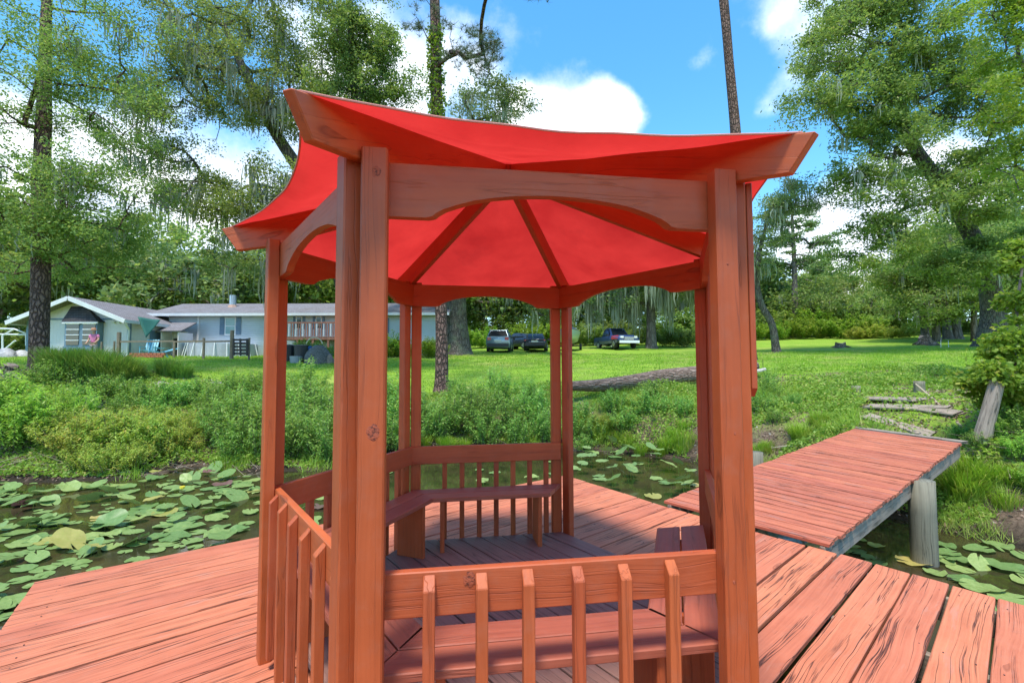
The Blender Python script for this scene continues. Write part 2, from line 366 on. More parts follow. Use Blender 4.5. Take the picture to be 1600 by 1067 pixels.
def ground_mat():
    t = NT('ground_lawn_and_soil'); tcn = t.n('ShaderNodeTexCoord'); v = tcn.outputs['Object']
    s = t.n('ShaderNodeSeparateXYZ'); t.l(v, s.inputs[0]); z = s.outputs[2]
    big = t.noise(v, .22, 4, .6); med = t.noise(v, 1.6, 5, .65); fin = t.noise(v, 22, 4, .7)
    stretched = t.noise(t.mapping(v, (.5, 2.0, 1)), 1, 4)
    lawn = t.mix(t.ramp(stretched, [(.3, 0), (.7, 1)]), (.17,.31,.028), (.29,.42,.045))
    lawn = t.mix(t.ramp(big, [(.52, 0), (.66, .75)]), lawn, (.38,.42,.09))
    lawn = t.mix(t.math('MULTIPLY', t.ramp(fin, [(.3, 1), (.6, 0)]), .4), lawn, (.08,.15,.015))
    soil = t.mix(t.ramp(fin, [(.3, 0), (.7, 1)]), (.075,.05,.032), (.20,.145,.10))
    wet = t.mix(t.ramp(fin, [(.3, 0), (.7, 1)]), (.018,.014,.009), (.05,.04,.024))
    zz = t.math('ADD', z, t.math('MULTIPLY', t.math('SUBTRACT', med, .5), 1.1))
    y = s.outputs[1]; x = s.outputs[0]
    # lawn on the top of the bank, litter on its face
    f_l = t.math('MULTIPLY_ADD', t.math('SUBTRACT', zz, -.25), 1.3, 0, clamp=True)
    patch = t.ramp(med, [(.56, 0), (.66, 1)])
    near = t.math('MULTIPLY_ADD', t.math('SUBTRACT', 19.0, y), .25, 0, clamp=True)
    f_l = t.math('MULTIPLY', f_l, t.math('SUBTRACT', 1.0, t.math('MULTIPLY', t.math('MULTIPLY', patch, near), .75)))
    col = t.mix(f_l, soil, lawn)
    f_w = t.math('MULTIPLY_ADD', t.math('SUBTRACT', -.62, zz), 4, 0, clamp=True)
    col = t.mix(f_w, col, wet)
    return t.done(t.bsdf(col, .95, t.bump(t.math('ADD', fin, med), .9, .05), spec=.15))
M['ground'] = ground_mat()
g_ = link('ground', new_mesh('ground', np.c_[GX.ravel(), GY.ravel(), GZ], GF, [M['ground']], True)); tag(g_, 'grassy bank and lawn rising from the pond', None, kind='structure')

def water_mat():
    t = NT('dark_pond_water'); tcn = t.n('ShaderNodeTexCoord'); v = tcn.outputs['Object']
    n = t.noise(v, 1.4, 6, .65); a = t.noise(v, 9, 5, .7)
    col = t.mix(t.ramp(n, [(.35, 0), (.65, 1)]), (.018,.017,.008), (.055,.042,.018))
    col = t.mix(t.math('MULTIPLY', t.ramp(t.noise(v, .9, 4), [(.5, 0), (.62, 1)]), t.ramp(a, [(.5, 0), (.6, .8)])), col, (.045,.065,.012))
    h = t.noise(v, 5, 3)
    return t.done(t.bsdf(col, .06, t.bump(h, .06, .02), spec=.55, IOR=1.33))
wv = [(-400,-300,WATER_Z),(400,-300,WATER_Z),(400,60,WATER_Z),(-400,60,WATER_Z)]
tag(link('water', new_mesh('water', wv, [(0,1,2,3)], [water_mat()])), 'dark still pond water', None, kind='structure')

# ------------------------------------------------------------------ board builder
def frame(p0, p1, up):
    p0 = np.array(p0, float); p1 = np.array(p1, float); X = p1-p0; L = np.linalg.norm(X); X /= L
    up = np.array(up, float); Y = np.cross(up, X); Y /= np.linalg.norm(Y); Z = np.cross(X, Y)
    m = (p0+p1)/2
    return Matrix(((X[0],Y[0],Z[0],m[0]),(X[1],Y[1],Z[1],m[1]),(X[2],Y[2],Z[2],m[2]),(0,0,0,1))), L
def board(name, p0, p1, up, w, t, mat, parent=None, w1=None, c0=0., c1=0., ch=.004, segs=1, wave=0., rag=0.):
    """p0->p1 centre line, width along up x dir, thickness along up; c0/c1 skew of the end cuts; grain runs along"""
    Mx, L = frame(p0, p1, up); w1 = w if w1 is None else w1
    pf = [(-.5,-.5,1,0),(-.5,-.5,0,1),(-.5,.5,0,-1),(-.5,.5,1,0),(.5,.5,-1,0),(.5,.5,0,-1),(.5,-.5,0,1),(.5,-.5,-1,0)]
    V = []; F = []; n = segs+1
    ew = [[random.uniform(-1,1)*wave for _ in range(n)] for _ in range(2)]
    for i in range(n):
        f = i/segs; ww = w+(w1-w)*f; xb = -L/2 + L*f
        for (a, b, ca, cb) in pf:
            y = a*ww + ca*ch; z = b*t + cb*ch
            y += ew[0 if a < 0 else 1][i]
            x = xb
            if i == 0: x += c0*y + (random.uniform(-rag, rag) if rag else 0)
            if i == segs: x += c1*y + (random.uniform(-rag, rag) if rag else 0)
            V.append((x, y, z))
    for i in range(segs): F += [(i*8+k, i*8+(k+1) % 8, (i+1)*8+(k+1) % 8, (i+1)*8+k)[::-1] for k in range(8)]
    F += [tuple(range(8)), tuple(range(segs*8, segs*8+8))[::-1]]
    if parent is not None: Mx.translation = Mx.translation - wloc(parent)
    return link(name, new_mesh(name, V, F, [mat]), parent, Mx)
def extrude(name, pts, th, p0, p1, up, mat, parent=None, inner=1.0, smooth=False):
    """profile in (x along p0->p1 measured from p0, z along up), thickness along Y (0..th towards up x dir)"""
    Mx, L = frame(p0, p1, up); n = len(pts)
    V = [(x-L/2, 0, z) for x, z in pts] + [((x-L/2)*inner, th, z) for x, z in pts]
    F = [tuple(range(n)), tuple(range(n, 2*n))[::-1]] + [(i, n+i, n+(i+1) % n, (i+1) % n) for i in range(n)]
    if parent is not None: Mx.translation = Mx.translation - wloc(parent)
    me = new_mesh(name, V, F, [mat]); 
    return link(name, me, parent, Mx)

# ------------------------------------------------------------------ gazebo
HV = {'A': (-.504,-1.427), 'F': (.909,-1.217), 'E': (1.409,.225), 'D': (.501,1.421), 'C': (-.889,1.197), 'B': (-1.426,-.198)}
HV = {k: np.array(v) for k, v in HV.items()}; ORD = 'AFEDCB'
DECK_Z = -.15; ZR = .835; RH = .157; ZH = 2.103; HH = .197
def edge(a, b):
    o = HV[a]; u = HV[b]-o; L = np.linalg.norm(u); u = u/L; n = np.array([u[1], -u[0]])
    if n@((HV[a]+HV[b])/2) < 0: n = -n
    return o, u, n, L
def P3(q, z): return (q[0], q[1], z)
gz = empty('gazebo', (0, 0, DECK_Z)); tag(gz, 'six-sided red-orange wooden gazebo with stretched red fabric canopy on the deck', 'gazebo')
sides = [(ORD[i], ORD[(i+1) % 6]) for i in range(6)]
for a, b in sides:
    for s, e in ((a, b), (b, a)):
        o, u, n, L = edge(s, e)
        c = o + u*(.0025+.045) + n*.033
        board('post', P3(c, DECK_Z+.002), P3(c, 2.325), (n[0], n[1], 0), .09, .066, M['post'], gz, ch=.006)
# trim board on the outside of the right front post, cut on a slant at its foot
o, u, n, L = edge('F', 'E'); c = o + u*.05 + n*(.066+.013)
extrude('trim_board', [(0,-.045),(.86,-.045),(.86,.045),(.055,.045)], .022, P3(c-n*.013+u*.0, 1.43), P3(c-n*.013, 2.29), (u[0], u[1], 0), M['rail'], gz) if False else \
    board('trim_board', P3(c, 1.45), P3(c, 2.29), (n[0], n[1], 0), .085, .022, M['rail'], gz, c0=.45, ch=.003)
# headers with scalloped lower edge
def header(a, b):
    o, u, n, L = edge(a, b)
    prof = [(0,0),(.155,0),(.172,.006),(.182,.018),(.20,.034),(.235,.052),(.28,.072),(.33,.086),(.39,.097),(.45,.102),(.5,.104)]
    lo = [(x*L, h) for x, h in prof] + [((1-x)*L, h) for x, h in prof[::-1][1:]]
    pts = lo + [(L, HH), (0, HH)]
    z0 = ZH
    Mx, LL = frame(P3(o, z0), P3(o+u*L, z0), (0, 0, 1))
    # thickness goes inwards, ends mitred to meet at the corner
    yv = np.array([Mx[0][1], Mx[1][1]]); sgn = -1 if yv@n > 0 else 1
    th = .038; nn = len(pts); k = th*math.tan(math.radians(30))
    V = [(x-L/2, 0, z) for x, z in pts] + [((x-L/2)*(L-2*k)/L, sgn*th, z) for x, z in pts]
    # front as strips so that the concave outline triangulates cleanly
    m = len(lo); F = []
    top = []
    for side in (0, 1):
        bofs = len(V)
        V += [((x-L/2)*(1 if side == 0 else (L-2*k)/L), 0 if side == 0 else sgn*th, HH) for x, _ in lo]
        base = 0 if side == 0 else nn
        for i in range(m-1):
            q = (base+i, base+i+1, bofs+i+1, bofs+i); F.append(q if (side == 0) == (sgn > 0) else q[::-1])
        top.append(bofs)
    for i in range(m-1):
        q = (i, nn+i, nn+i+1, i+1); F.append(q if sgn > 0 else q[::-1])
        q = (top[0]+i, top[0]+i+1, top[1]+i+1, top[1]+i); F.append(q if sgn > 0 else q[::-1])
    F.append((0, top[0], top[1], nn) if sgn > 0 else (nn, top[1], top[0], 0)); F.append((m-1, nn+m-1, top[1]+m-1, top[0]+m-1) if sgn > 0 else (top[0]+m-1, top[1]+m-1, nn+m-1, m-1))
    Mx.translation = Mx.translation - Vector(gz.location)
    link('header', new_mesh('header', V, F, [M['post']]), gz, Mx)
for a, b in sides: header(a, b)
def side_board(name, a, b, off_in, z, w, t, mat, parent, vertical=True, ch=.004):
    """mitred member along a side; its outer face lies off_in inside the post line"""
    o, u, n, L = edge(a, b); k = math.tan(math.radians(30))
    if vertical:
        c = off_in + t/2; p0 = o - n*c + u*c*k; p1 = o + u*(L-c*k) - n*c
        up = (n[0], n[1], 0); Mx, _ = frame(P3(p0, z), P3(p1, z), up); zd = 1
        # end skew must follow thickness: use extrude of a trapezoid instead
        LL = np.linalg.norm(p1-p0); h = t*k/2
        V = []; F = []
        c1 = ch
        for sx_ in (-1, 1):
            for (yy, zz) in ((-w/2,-t/2+c1),(-w/2+c1,-t/2),(w/2-c1,-t/2),(w/2,-t/2+c1),(w/2,t/2-c1),(w/2-c1,t/2),(-w/2+c1,t/2),(-w/2,t/2-c1)):
                V.append((sx_*(LL/2 + zz*k), yy, zz))
        F = [(k_, 8+k_, 8+(k_+1) % 8, (k_+1) % 8) for k_ in range(8)] + [tuple(range(8)), tuple(range(8, 16))[::-1]]
        F = [f[::-1] for f in F]
        Mx.translation = Mx.translation - wloc(parent)
        return link(name, new_mesh(name, V, F, [mat]), parent, Mx)
    c = off_in + w/2; p0 = o - n*c + u*c*k; p1 = o + u*(L-c*k) - n*c
    Mx, LL = frame(P3(p0, z), P3(p1, z), (0, 0, 1))
    s = 1 if np.array([Mx[0][1], Mx[1][1]])@n > 0 else -1
    return board(name, P3(p0, z), P3(p1, z), (0, 0, 1), w, t, mat, parent, c0=-s*k, c1=s*k, ch=ch)
railed = [('A','F'),('B','A'),('C','B'),('D','C'),('F','E')]
for a, b in railed:
    side_board('top_rail', a, b, 0.001, ZR-RH/2, RH, .037, M['rail'], gz)
    o, u, n, L = edge(a, b)
    ts = {('A','F'): (.165,.318,.470,.627,.775,.920)}.get((a, b))
    if (a, b) == ('A','F'):
        ts = []
        for x in (670.7,752.8,825.4,903.4,976,1049.8):        # spacing as built, uneven
            r = ray(x, 880)[:2]; oo = o + n*.02 - CAM[:2]; Am = np.array([u, -r]).T; ts.append(np.linalg.solve(Am, -oo)[0])
    elif (a, b) in (('D','C'), ('C','B')): ts = [L*(i+.95)/8.9 for i in range(8)][:7]
    else: ts = [.165+i*(L-.33)/5 for i in range(6)]
    for q in ts:
        bl = .042; c = o + u*q + n*.0205
        jt = random.uniform(-.012, .012); zt = ZR-.012+random.uniform(-.008, .006); zb = DECK_Z+.06
        # square baluster with a slanted top, high side against the rail
        V = []
        X0, X1 = -bl/2, bl/2; Lb = zt-zb
        tp = bl*1.0
        Vq = [(X0,-bl/2,0),(X1,-bl/2,0),(X1,bl/2,0),(X0,bl/2,0),(X0,-bl/2,Lb),(X1,-bl/2,Lb),(X1,bl/2,Lb-tp),(X0,bl/2,Lb-tp)]
        # local frame for grain along X
        Vg = [(z_, x_, y_) for x_, y_, z_ in Vq]
        Mb = Matrix(((0,u[0],n[0],c[0]),(0,u[1],n[1],c[1]),(1,0,0,zb-DECK_Z),(0,0,0,1)))
        fl = [(0,3,2,1),(4,5,6,7),(0,1,5,4),(1,2,6,5),(2,3,7,6),(3,0,4,7)]
        if Mb.to_3x3().determinant() < 0: fl = [f[::-1] for f in fl]
        bo = link('baluster', new_mesh('baluster', Vg, fl, [M['rail']]), gz, Mb)
        bo.rotation_mode = 'QUATERNION'
        bo.matrix_basis = Mb if Mb.to_3x3().determinant() > 0 else Mb
        md = bo.modifiers.new('bevel', 'BEVEL'); md.width = .003; md.segments = 1
def knot(a, b, al, out_, z, r, lab=None):
    o, u, n, L = edge(a, b); c = o+u*al+n*(out_+.0012); g = np.random.default_rng(int(z*1000)); V = []; F = []
    for k_ in range(3):
        for i in range(16):
            an = i*math.pi/8; rr = r*(1, .62, .3)[k_]*(1+g.normal()*.13); V.append((c[0]+u[0]*rr*.8*math.cos(an)-n[0]*.0012*(k_ == 0), c[1]+u[1]*rr*.8*math.cos(an)-n[1]*.0012*(k_ == 0), z-DECK_Z+rr*math.sin(an)))
    for k_ in range(2): F += [(k_*16+i, k_*16+(i+1) % 16, (k_+1)*16+(i+1) % 16, (k_+1)*16+i) for i in range(16)]
    F += [tuple(32+i for i in range(16))]
    link('knot', new_mesh('knot', V, F, [M['knot']]), gz)
t_ = NT('dark_knot'); tcn_ = t_.n('ShaderNodeTexCoord'); n_ = t_.noise(tcn_.outputs['Object'], 90, 5, .7); M['knot'] = t_.done(t_.bsdf(t_.mix(t_.ramp(n_, [(.40, 0), (.52, 1)]), (.11,.025,.011), (.38,.082,.03)), .7, t_.bump(n_, 1, .004)))
knot('A', 'F', .055, .066, 1.335, .028); knot('A', 'F', .385, .001, .80, .028); knot('A', 'F', .055, .066, 2.24, .02); knot('F', 'A', .05, .066, 1.95, .006); knot('F', 'A', .06, .066, .75, .008); knot('F', 'A', .04, .066, 1.3, .006)
# roof rafters, hub, canopy
TIP = {'A': 1.87, 'F': 1.85, 'B': 1.76, 'C': 1.93, 'D': 1.93, 'E': 1.775}
def rdir(k): return HV[k]/np.linalg.norm(HV[k])
TOPZ = lambda r: 2.90 - .285*r
BOTZ = lambda r: 2.79 - .333*r if r < 1.47 else 2.30 - .16*(r-1.47)
for k in ORD:
    d = rdir(k); s = np.array([-d[1], d[0]]); t = .02
    pr = [(.07, BOTZ(.07)), (1.46, BOTZ(1.46)), (TIP[k]-.09, BOTZ(TIP[k]-.09)), (TIP[k], TOPZ(TIP[k])), (.07, TOPZ(.07))]
    sl_ = math.atan2(-.345, 1); cx, sxn = math.cos(sl_), math.sin(sl_)
    Xa = Vector((d[0]*cx, d[1]*cx, sxn)); Ya = Vector((s[0], s[1], 0)); Za = Xa.cross(Ya)
    mid = Vector((d[0]*.97, d[1]*.97, TOPZ(.97)-.08))
    Mx = Matrix(((Xa[0],Ya[0],Za[0],mid[0]),(Xa[1],Ya[1],Za[1],mid[1]),(Xa[2],Ya[2],Za[2],mid[2]),(0,0,0,1)))
    inv = Mx.inverted(); V = []
    for sg in (-1, 1):
        for r, z in pr: V.append(tuple(inv @ Vector((d[0]*r+s[0]*sg*t, d[1]*r+s[1]*sg*t, z))))
    F = [(0,1,2,3,4),(9,8,7,6,5),(0,5,6,1),(1,6,7,2),(2,7,8,3),(3,8,9,4),(4,9,5,0)]
    Mx.translation = Mx.translation - Vector(gz.location)
    ro = link('rafter', new_mesh('rafter', V, F, [M['post']]), gz, Mx)
    md = ro.modifiers.new('bevel', 'BEVEL'); md.width = .004; md.segments = 1
mb = MB(); mb.tube([(0,0,2.70),(0,0,2.885)], .075, 6); mb.build('hub', M['post'], gz, off=tuple(gz.location))
def canopy_panel(a, b):
    da, db = rdir(a), rdir(b); nu, nv = 24, 22; V = []; F = []
    for j in range(nv+1):
        for i in range(nu+1):
            u = i/nu; v = .02 + .98*j/nv
            k = (4*u*(1-u))**.85
            ins = .10 if a+b in ('AF', 'FA') else .095 if 'A' in a+b else .05 if 'F' in a+b else .02
            vv = v*(1.0 - ins*4*u*(1-u)*v**3)
            r = ((TIP[a]-.05)*(1-u)+(TIP[b]-.05)*u)*vv
            q = (da*(1-u)+db*u)*r
            rr = r
            dr = float(np.interp(v, [0, .2, .4, .6, .8, .92, 1.0], [0, .02, .045, .07, .085, .09, .03] if 'A' in a+b or 'F' in a+b else [0, .025, .06, .10, .135, .14, .095]))
            z = TOPZ(rr) + .007 - dr*k
            z += .0045*math.sin(u*math.pi*6+v*7)*v*(1-v)*4*k + .0035*math.sin((u-.5)*23*v+v*11)*v*k
            V.append((q[0], q[1], z-DECK_Z))
    for j in range(nv):
        for i in range(nu): F.append((j*(nu+1)+i, (j+1)*(nu+1)+i, (j+1)*(nu+1)+i+1, j*(nu+1)+i+1))
    o = link('canopy_panel', new_mesh('canopy_panel', V, F, [M['fabric']], True), gz)
    m = MB(); m.tube([V[nv*(nu+1)+i] for i in range(nu+1)], .0042, 6); m.build('hem', M['hem'], o)
for a, b in sides: canopy_panel(a, b)
# raised floor: rim boards and planks
inn = .0
def hexclip(p, d):
    """clip the line p + t d against the inner hexagon"""
    t0, t1 = -9, 9
    for a, b in sides:
        o, u, n, L = edge(a, b); o = o - n*.004; dn = d@n; k = (o-p)@n
        if abs(dn) < 1e-9: 
            if k < 0: return None
            continue
        if dn > 0: t1 = min(t1, k/dn)
        else: t0 = max(t0, k/dn)
    return (t0, t1) if t1 > t0 else None
fd = np.array([math.cos(math.radians(-53.2)), math.sin(math.radians(-53.2))]); fn = np.array([-fd[1], fd[0]])
k = -1.5; FW = .172
def near_edge_slope(p, d, n_):
    return 0
while k < 1.6:
    # board between offsets k and k+FW measured along fn
    a0, a1 = k+.005, k+FW-.005
    c0 = hexclip(fn*a0, fd); c1 = hexclip(fn*a1, fd)
    if c0 and c1 and c0[1]-c0[0] > .1 and c1[1]-c1[0] > .1:
        am = (a0+a1)/2; s0 = (c0[0]+c1[0])/2; s1 = (c0[1]+c1[1])/2; w = a1-a0
        board('floor_board', P3(fn*am+fd*s0, -.019), P3(fn*am+fd*s1, -.019), (0,0,1), w, .036, M['floor'], gz, c0=(c1[0]-c0[0])/w, c1=(c1[1]-c0[1])/w, ch=.004, segs=4, wave=.0015, rag=.004)
    k += FW
for a, b in sides:
    o, u, n, L = edge(a, b)
    board('rim_joist', P3(o+u*.02-n*.03, -.095), P3(o+u*(L-.02)-n*.03, -.095), (n[0],n[1],0), .1, .03, M['floor'], gz)
# ------------------------------------------------------------------ benches
def bench(a, b, label):
    o, u, n, L = edge(a, b); m = (HV[a]+HV[b])/2 - n*.2
    r = empty('bench', (m[0], m[1], 0.0)); tag(r, label, 'bench', 'benches inside the gazebo')
    side_board('seat_board', a, b, .055, .443, .145, .036, M['bench'], r, vertical=False)
    side_board('seat_board', a, b, .208, .443, .145, .036, M['bench'], r, vertical=False)
    for q in (.285, L-.285):
        c = o + u*q - n*.2
        board('bench_leg', P3(c, .0), P3(c, .424), (u[0],u[1],0), .25, .036, M['rail'], r)
bench('A','F', 'nearest bench, along the front railing facing the camera')
bench('B','A', 'bench along the left railing, half hidden by the front left post')
bench('C','B', 'bench on the back left side meeting the back bench at a mitred corner')
bench('D','C', 'bench along the back railing with two board legs, open deck behind it')
bench('F','E', 'short looking bench on the right beside the entrance, seen end on')

# ------------------------------------------------------------------ deck
R0 = np.array([.857, 4.366]); L0 = np.array([-3.782, .762])
Rd = np.array([math.cos(math.radians(-55.0)), math.sin(math.radians(-55.0))]); Ld = np.array([math.cos(math.radians(-55.8)), math.sin(math.radians(-55.8))])
Rpts = [(0, R0), (1.95, np.array([1.888,2.713])), (3.26, np.array([2.66,1.67])), (4.0, np.array([3.14,1.069])), (4.91, np.array([3.67,.346])), (9, np.array([6.05,-2.98]))]
def Rp(t):
    for (t0, q0), (t1, q1) in zip(Rpts, Rpts[1:]):
        if t <= t1 or t1 == 9: return q0 + (q1-q0)*(t-t0)/(t1-t0)
def Lp(t): return L0 + Ld*t*1.11
deck = empty('deck', (0, 0, DECK_Z)); tag(deck, 'wide faded red plank deck around the gazebo over the pond', 'deck')
t = 3.256-13*.2515+.0
t = 0.0
while t < 8.2:
    g = .014 + .010*min(1, t/5)
    g1 = g*random.uniform(.5, 1.3)
    a0, a1 = Lp(t), Lp(t+.2515-g1*1.35); b0, b1 = Rp(t), Rp(t+.2515-g1)
    p0, p1 = (a0+a1)/2, (b0+b1)/2; X = (p1-p0)/np.linalg.norm(p1-p0); Y = np.array([-X[1], X[0]])
    w0, w1 = (a0-a1)@Y, (b0-b1)@Y; c0 = ((a0-a1)@X)/w0; c1 = ((b0-b1)@X)/w1
    zt = DECK_Z-.02+random.uniform(-.003, .002)
    board('deck_plank', P3(p0, zt), P3(p1, zt+random.uniform(-.002,.002)), (0,0,1), w0, .038, M['deck'], deck, w1=w1, c0=c0, c1=c1, ch=.006, segs=10, wave=.0028, rag=.006)
    t += .2515
for q in (.03, .3, .55, .8, .97):
    a = Lp(.05)*(1-q)+Rp(.05)*q; b = Lp(8.1)*(1-q)+Rp(8.1)*q
    board('joist', P3(a, DECK_Z-.14), P3(b, DECK_Z-.14), (0,0,1), .05, .18, M['grey'], deck)
for q in (.06, .5, .94):
    for tt in (.4, 3.0, 5.6, 8):
        a = Lp(tt)*(1-q)+Rp(tt)*q
        m = MB(); m.tube([P3(a, -2.0), P3(a, DECK_Z-.24)], .1, 12); m.build('pile', M['pile'], deck, off=(0,0,DECK_Z), smooth=True)

nm = MB()
t = 0.0
while t < 8.1:
    for q in (.03, .3, .55, .8, .97):
        for o_ in (.05, .19):
            a = Lp(t+o_)*(1-q)+Rp(t+o_)*q; nm.tube([(a[0], a[1], DECK_Z-.004), (a[0], a[1], DECK_Z+.0015)], .0045, 6)
    t += .2515
nl_ = nm.build('nail_heads', plain('rusty_nail', (.10,.05,.04), .6), deck, off=(0, 0, DECK_Z)); nl_['kind'] = 'stuff'
# ------------------------------------------------------------------ walkway to the bank
wk = empty('walkway', (4.5, 3.5, 0)); tag(wk, 'narrow red plank walkway climbing from the deck to the grassy bank', 'walkway')
SL, SR = np.array([1.90,2.735,-.09]), np.array([2.93,1.35,-.09]); EL, ER = np.array([6.62,6.0,.34]), np.array([7.02,4.32,.34])
NB = 38
for i in range(NB):
    f0, f1 = i/NB, (i+1)/NB - .0022*random.uniform(.6, 2.4)
    a0, a1 = SL+(EL-SL)*f0, SL+(EL-SL)*f1; b0, b1 = SR+(ER-SR)*f0, SR+(ER-SR)*f1
    e = random.uniform(-.012, .012)
    p0, p1 = (a0+a1)/2, (b0+b1)/2; X = (p1-p0)/np.linalg.norm(p1-p0); nn_ = np.cross(X, (a1-a0)/np.linalg.norm(a1-a0)); nn_ *= np.sign(nn_[2]) 
    Y = np.cross(nn_, X); w0, w1 = abs((a0-a1)@Y), abs((b0-b1)@Y)
    sY = 1 if (a1-a0)@Y > 0 else -1
    board('walkway_plank', p0-X*(.02+e)-nn_*.02, p1+X*(.02+e)-nn_*(.02+random.uniform(-.004,.003)), nn_, w0, .036, M['walk'], wk, w1=w1, c0=sY*((a1-a0)@X)/w0, c1=sY*((b1-b0)@X)/w1, ch=.005, segs=4, wave=.003, rag=.006)
for s, e, q in ((SL, EL, .05), (SR, ER, -.03)):
    inw = (SR-SL)/np.linalg.norm(SR-SL)*q; m = 1 if q > 0 else -1
    a = s + inw + np.array([0,0,-.135]); b = e + inw + np.array([0,0,-.135])
    board('stringer', a, b, (0,0,1), .045, .19, M['grey'], wk, ch=.004, segs=6, wave=.002)
c = (SL+SR)/2+np.array([0,0,-.135]); e = (EL+ER)/2+np.array([0,0,-.135]); board('stringer', c, e, (0,0,1), .045, .19, M['grey'], wk)
def pile(x, y, d_, zt, zb, r, lab, name='pile', parent=None, lean=(0, 0)):
    q = at(x, y, d_); rr = [r]*5
    zs = np.linspace(0, zt-zb, 5); V = []; F = []; n = 16
    for i, z in enumerate(zs):
        for k_ in range(n):
            an = 2*math.pi*k_/n; rad = rr[i]*(1+.02*math.sin(3*an+.4)+.012*math.sin(7*an+i*.3))
            V.append((z, rad*math.cos(an), rad*math.sin(an)))
    for i in range(4): F += [(i*n+k_, i*n+(k_+1) % n, (i+1)*n+(k_+1) % n, (i+1)*n+k_) for k_ in range(n)]
    V.append((zs[-1]-.01, 0, 0)); F += [(4*n+k_, 4*n+(k_+1) % n, 5*n) for k_ in range(n)]
    me = new_mesh(name, V, F, [M['pile']], True)
    X = Vector((lean[0], lean[1], 1)).normalized(); Y = X.cross(Vector((0, 1, 0))).normalized(); Z = X.cross(Y)
    Mx = Matrix(((X[0],Y[0],Z[0],q[0]),(X[1],Y[1],Z[1],q[1]),(X[2],Y[2],Z[2],zb),(0,0,0,1)))
    if parent is not None: Mx.translation = Mx.translation - wloc(parent)
    o = link(name, me, parent, Mx)
    if lab: tag(o, lab, 'post')
    return o
pile(1441, 800, 5.98, .115, -1.5, .138, None, 'pile', wk)
pile(1479, 720, 8.1, .21, -1.2, .155, None, 'pile', wk)
pile(1180, 720, 8.0, .10, -1.6, .12, None, 'pile', wk)
# ragged grey boards past the walkway's end
def ground_board(px, py, d_, ln_, w, ang, lab, lift=.055):
    q = at(px, py, d_); z = H(q[0], q[1])+lift; a = math.radians(ang); u_ = np.array([math.cos(a), math.sin(a)])*ln_/2
    z0, z1 = H(q[0]-u_[0], q[1]-u_[1])+lift, H(q[0]+u_[0], q[1]+u_[1])+lift
    e0 = .3; gn = np.array([-(H(q[0]+e0, q[1])-H(q[0]-e0, q[1]))/(2*e0), -(H(q[0], q[1]+e0)-H(q[0], q[1]-e0))/(2*e0), 1.0])
    dX = np.array([2*u_[0], 2*u_[1], z1-z0]); dX /= np.linalg.norm(dX); gn = gn-dX*(gn@dX); gn /= np.linalg.norm(gn)
    o = board('old_board', (q[0]-u_[0], q[1]-u_[1], z0), (q[0]+u_[0], q[1]+u_[1], z1), tuple(gn), w, .04, M['grey'], None, segs=6, wave=.012, rag=.05, ch=.005)
    tag(o, lab, 'board', 'old boards laid beyond the walkway')
e_ = (ER-EL); e_ang = math.degrees(math.atan2(e_[1], e_[0]))
q = (EL+ER)/2 + np.array([.13,.1,-.01]); u_ = e_/2*1.03
tag(board('old_board', q-u_, q+u_, (0,0,1), .15, .04, M['grey'], None, segs=6, wave=.01, rag=.02), 'long grey board butted against the last red walkway plank', 'board', 'old boards laid beyond the walkway')
ground_board(1400, 656, 9.85, 1.3, .30, e_ang+4, 'split grey board on the soil just past the walkway end')
ground_board(1462, 655, 9.9, .9, .28, e_ang-7, 'short grey board lying right of the split one past the walkway')
ground_board(1395, 642, 10.7, 1.0, .30, e_ang+14, 'crooked grey board half sunk in the soil behind the split board')
ground_board(1385, 628, 11.6, 1.5, .42, e_ang-2, 'wide flat grey slab, farthest of the old boards')
ground_board(1440, 646, 10.3, 1.0, .24, e_ang+6, 'narrow dark board between the slab and the walkway')
for x, y, d_, r, h, lab in ((1338, 618, 12.6, .10, .30, 'low cut post stub left of the old boards'), (1437, 618, 12.3, .12, .28, 'low square post stub right of the old boards beside the thin pole')):
    q = at(x, y, d_); z = H(q[0], q[1]); pile(x, y, d_, z+h, z-.1, r, lab, 'post_stub')
# leaning weathered post
q = at(1530, 700, 8.05); zb = H(q[0], q[1])-.15
qb = at(1530, 702, 8.05); qt = at(1558, 596, 7.95)
lp = MB(); pts = [qb+(qt-qb)*f for f in (-.12, .15, .4, .7, 1.0)]
lp.tube(pts, [.145,.125,.112,.105,.100], 14)
def wooden_tube(name, pts, rad, n, mat, label, cat):
    a, b = np.array(pts[0]), np.array(pts[-1]); X = b-a; L = np.linalg.norm(X); up = (0,1,0) if abs(X[2]) > .5*L else (0,0,1)
    Mx, L = frame(a, b, up); inv = Mx.inverted(); m = MB(); m.tube([tuple(inv@Vector(p)) for p in pts], rad, n)
    o = link(name, new_mesh(name, m.V, m.F, [mat], False), None, Mx); tag(o, label, cat); return o
wooden_tube('leaning_post', pts, [.145,.125,.112,.105,.100], 14, M['grey'], 'weathered grey timber post leaning to the right beyond the walkway', 'post')
a = at(1432, 621, 12.2); b = at(1502, 668, 9.1); a[2] = H(a[0], a[1])+.22; b[2] = H(b[0], b[1])+.06
wooden_tube('pole', [a, (a+b)/2+np.array([0,0,.03]), b], [.018,.02,.022], 6, plain('dry_pole', (.42,.33,.22), .8, nscale=20), 'thin pale pole lying slanted from the stub to the walkway end', 'pole')
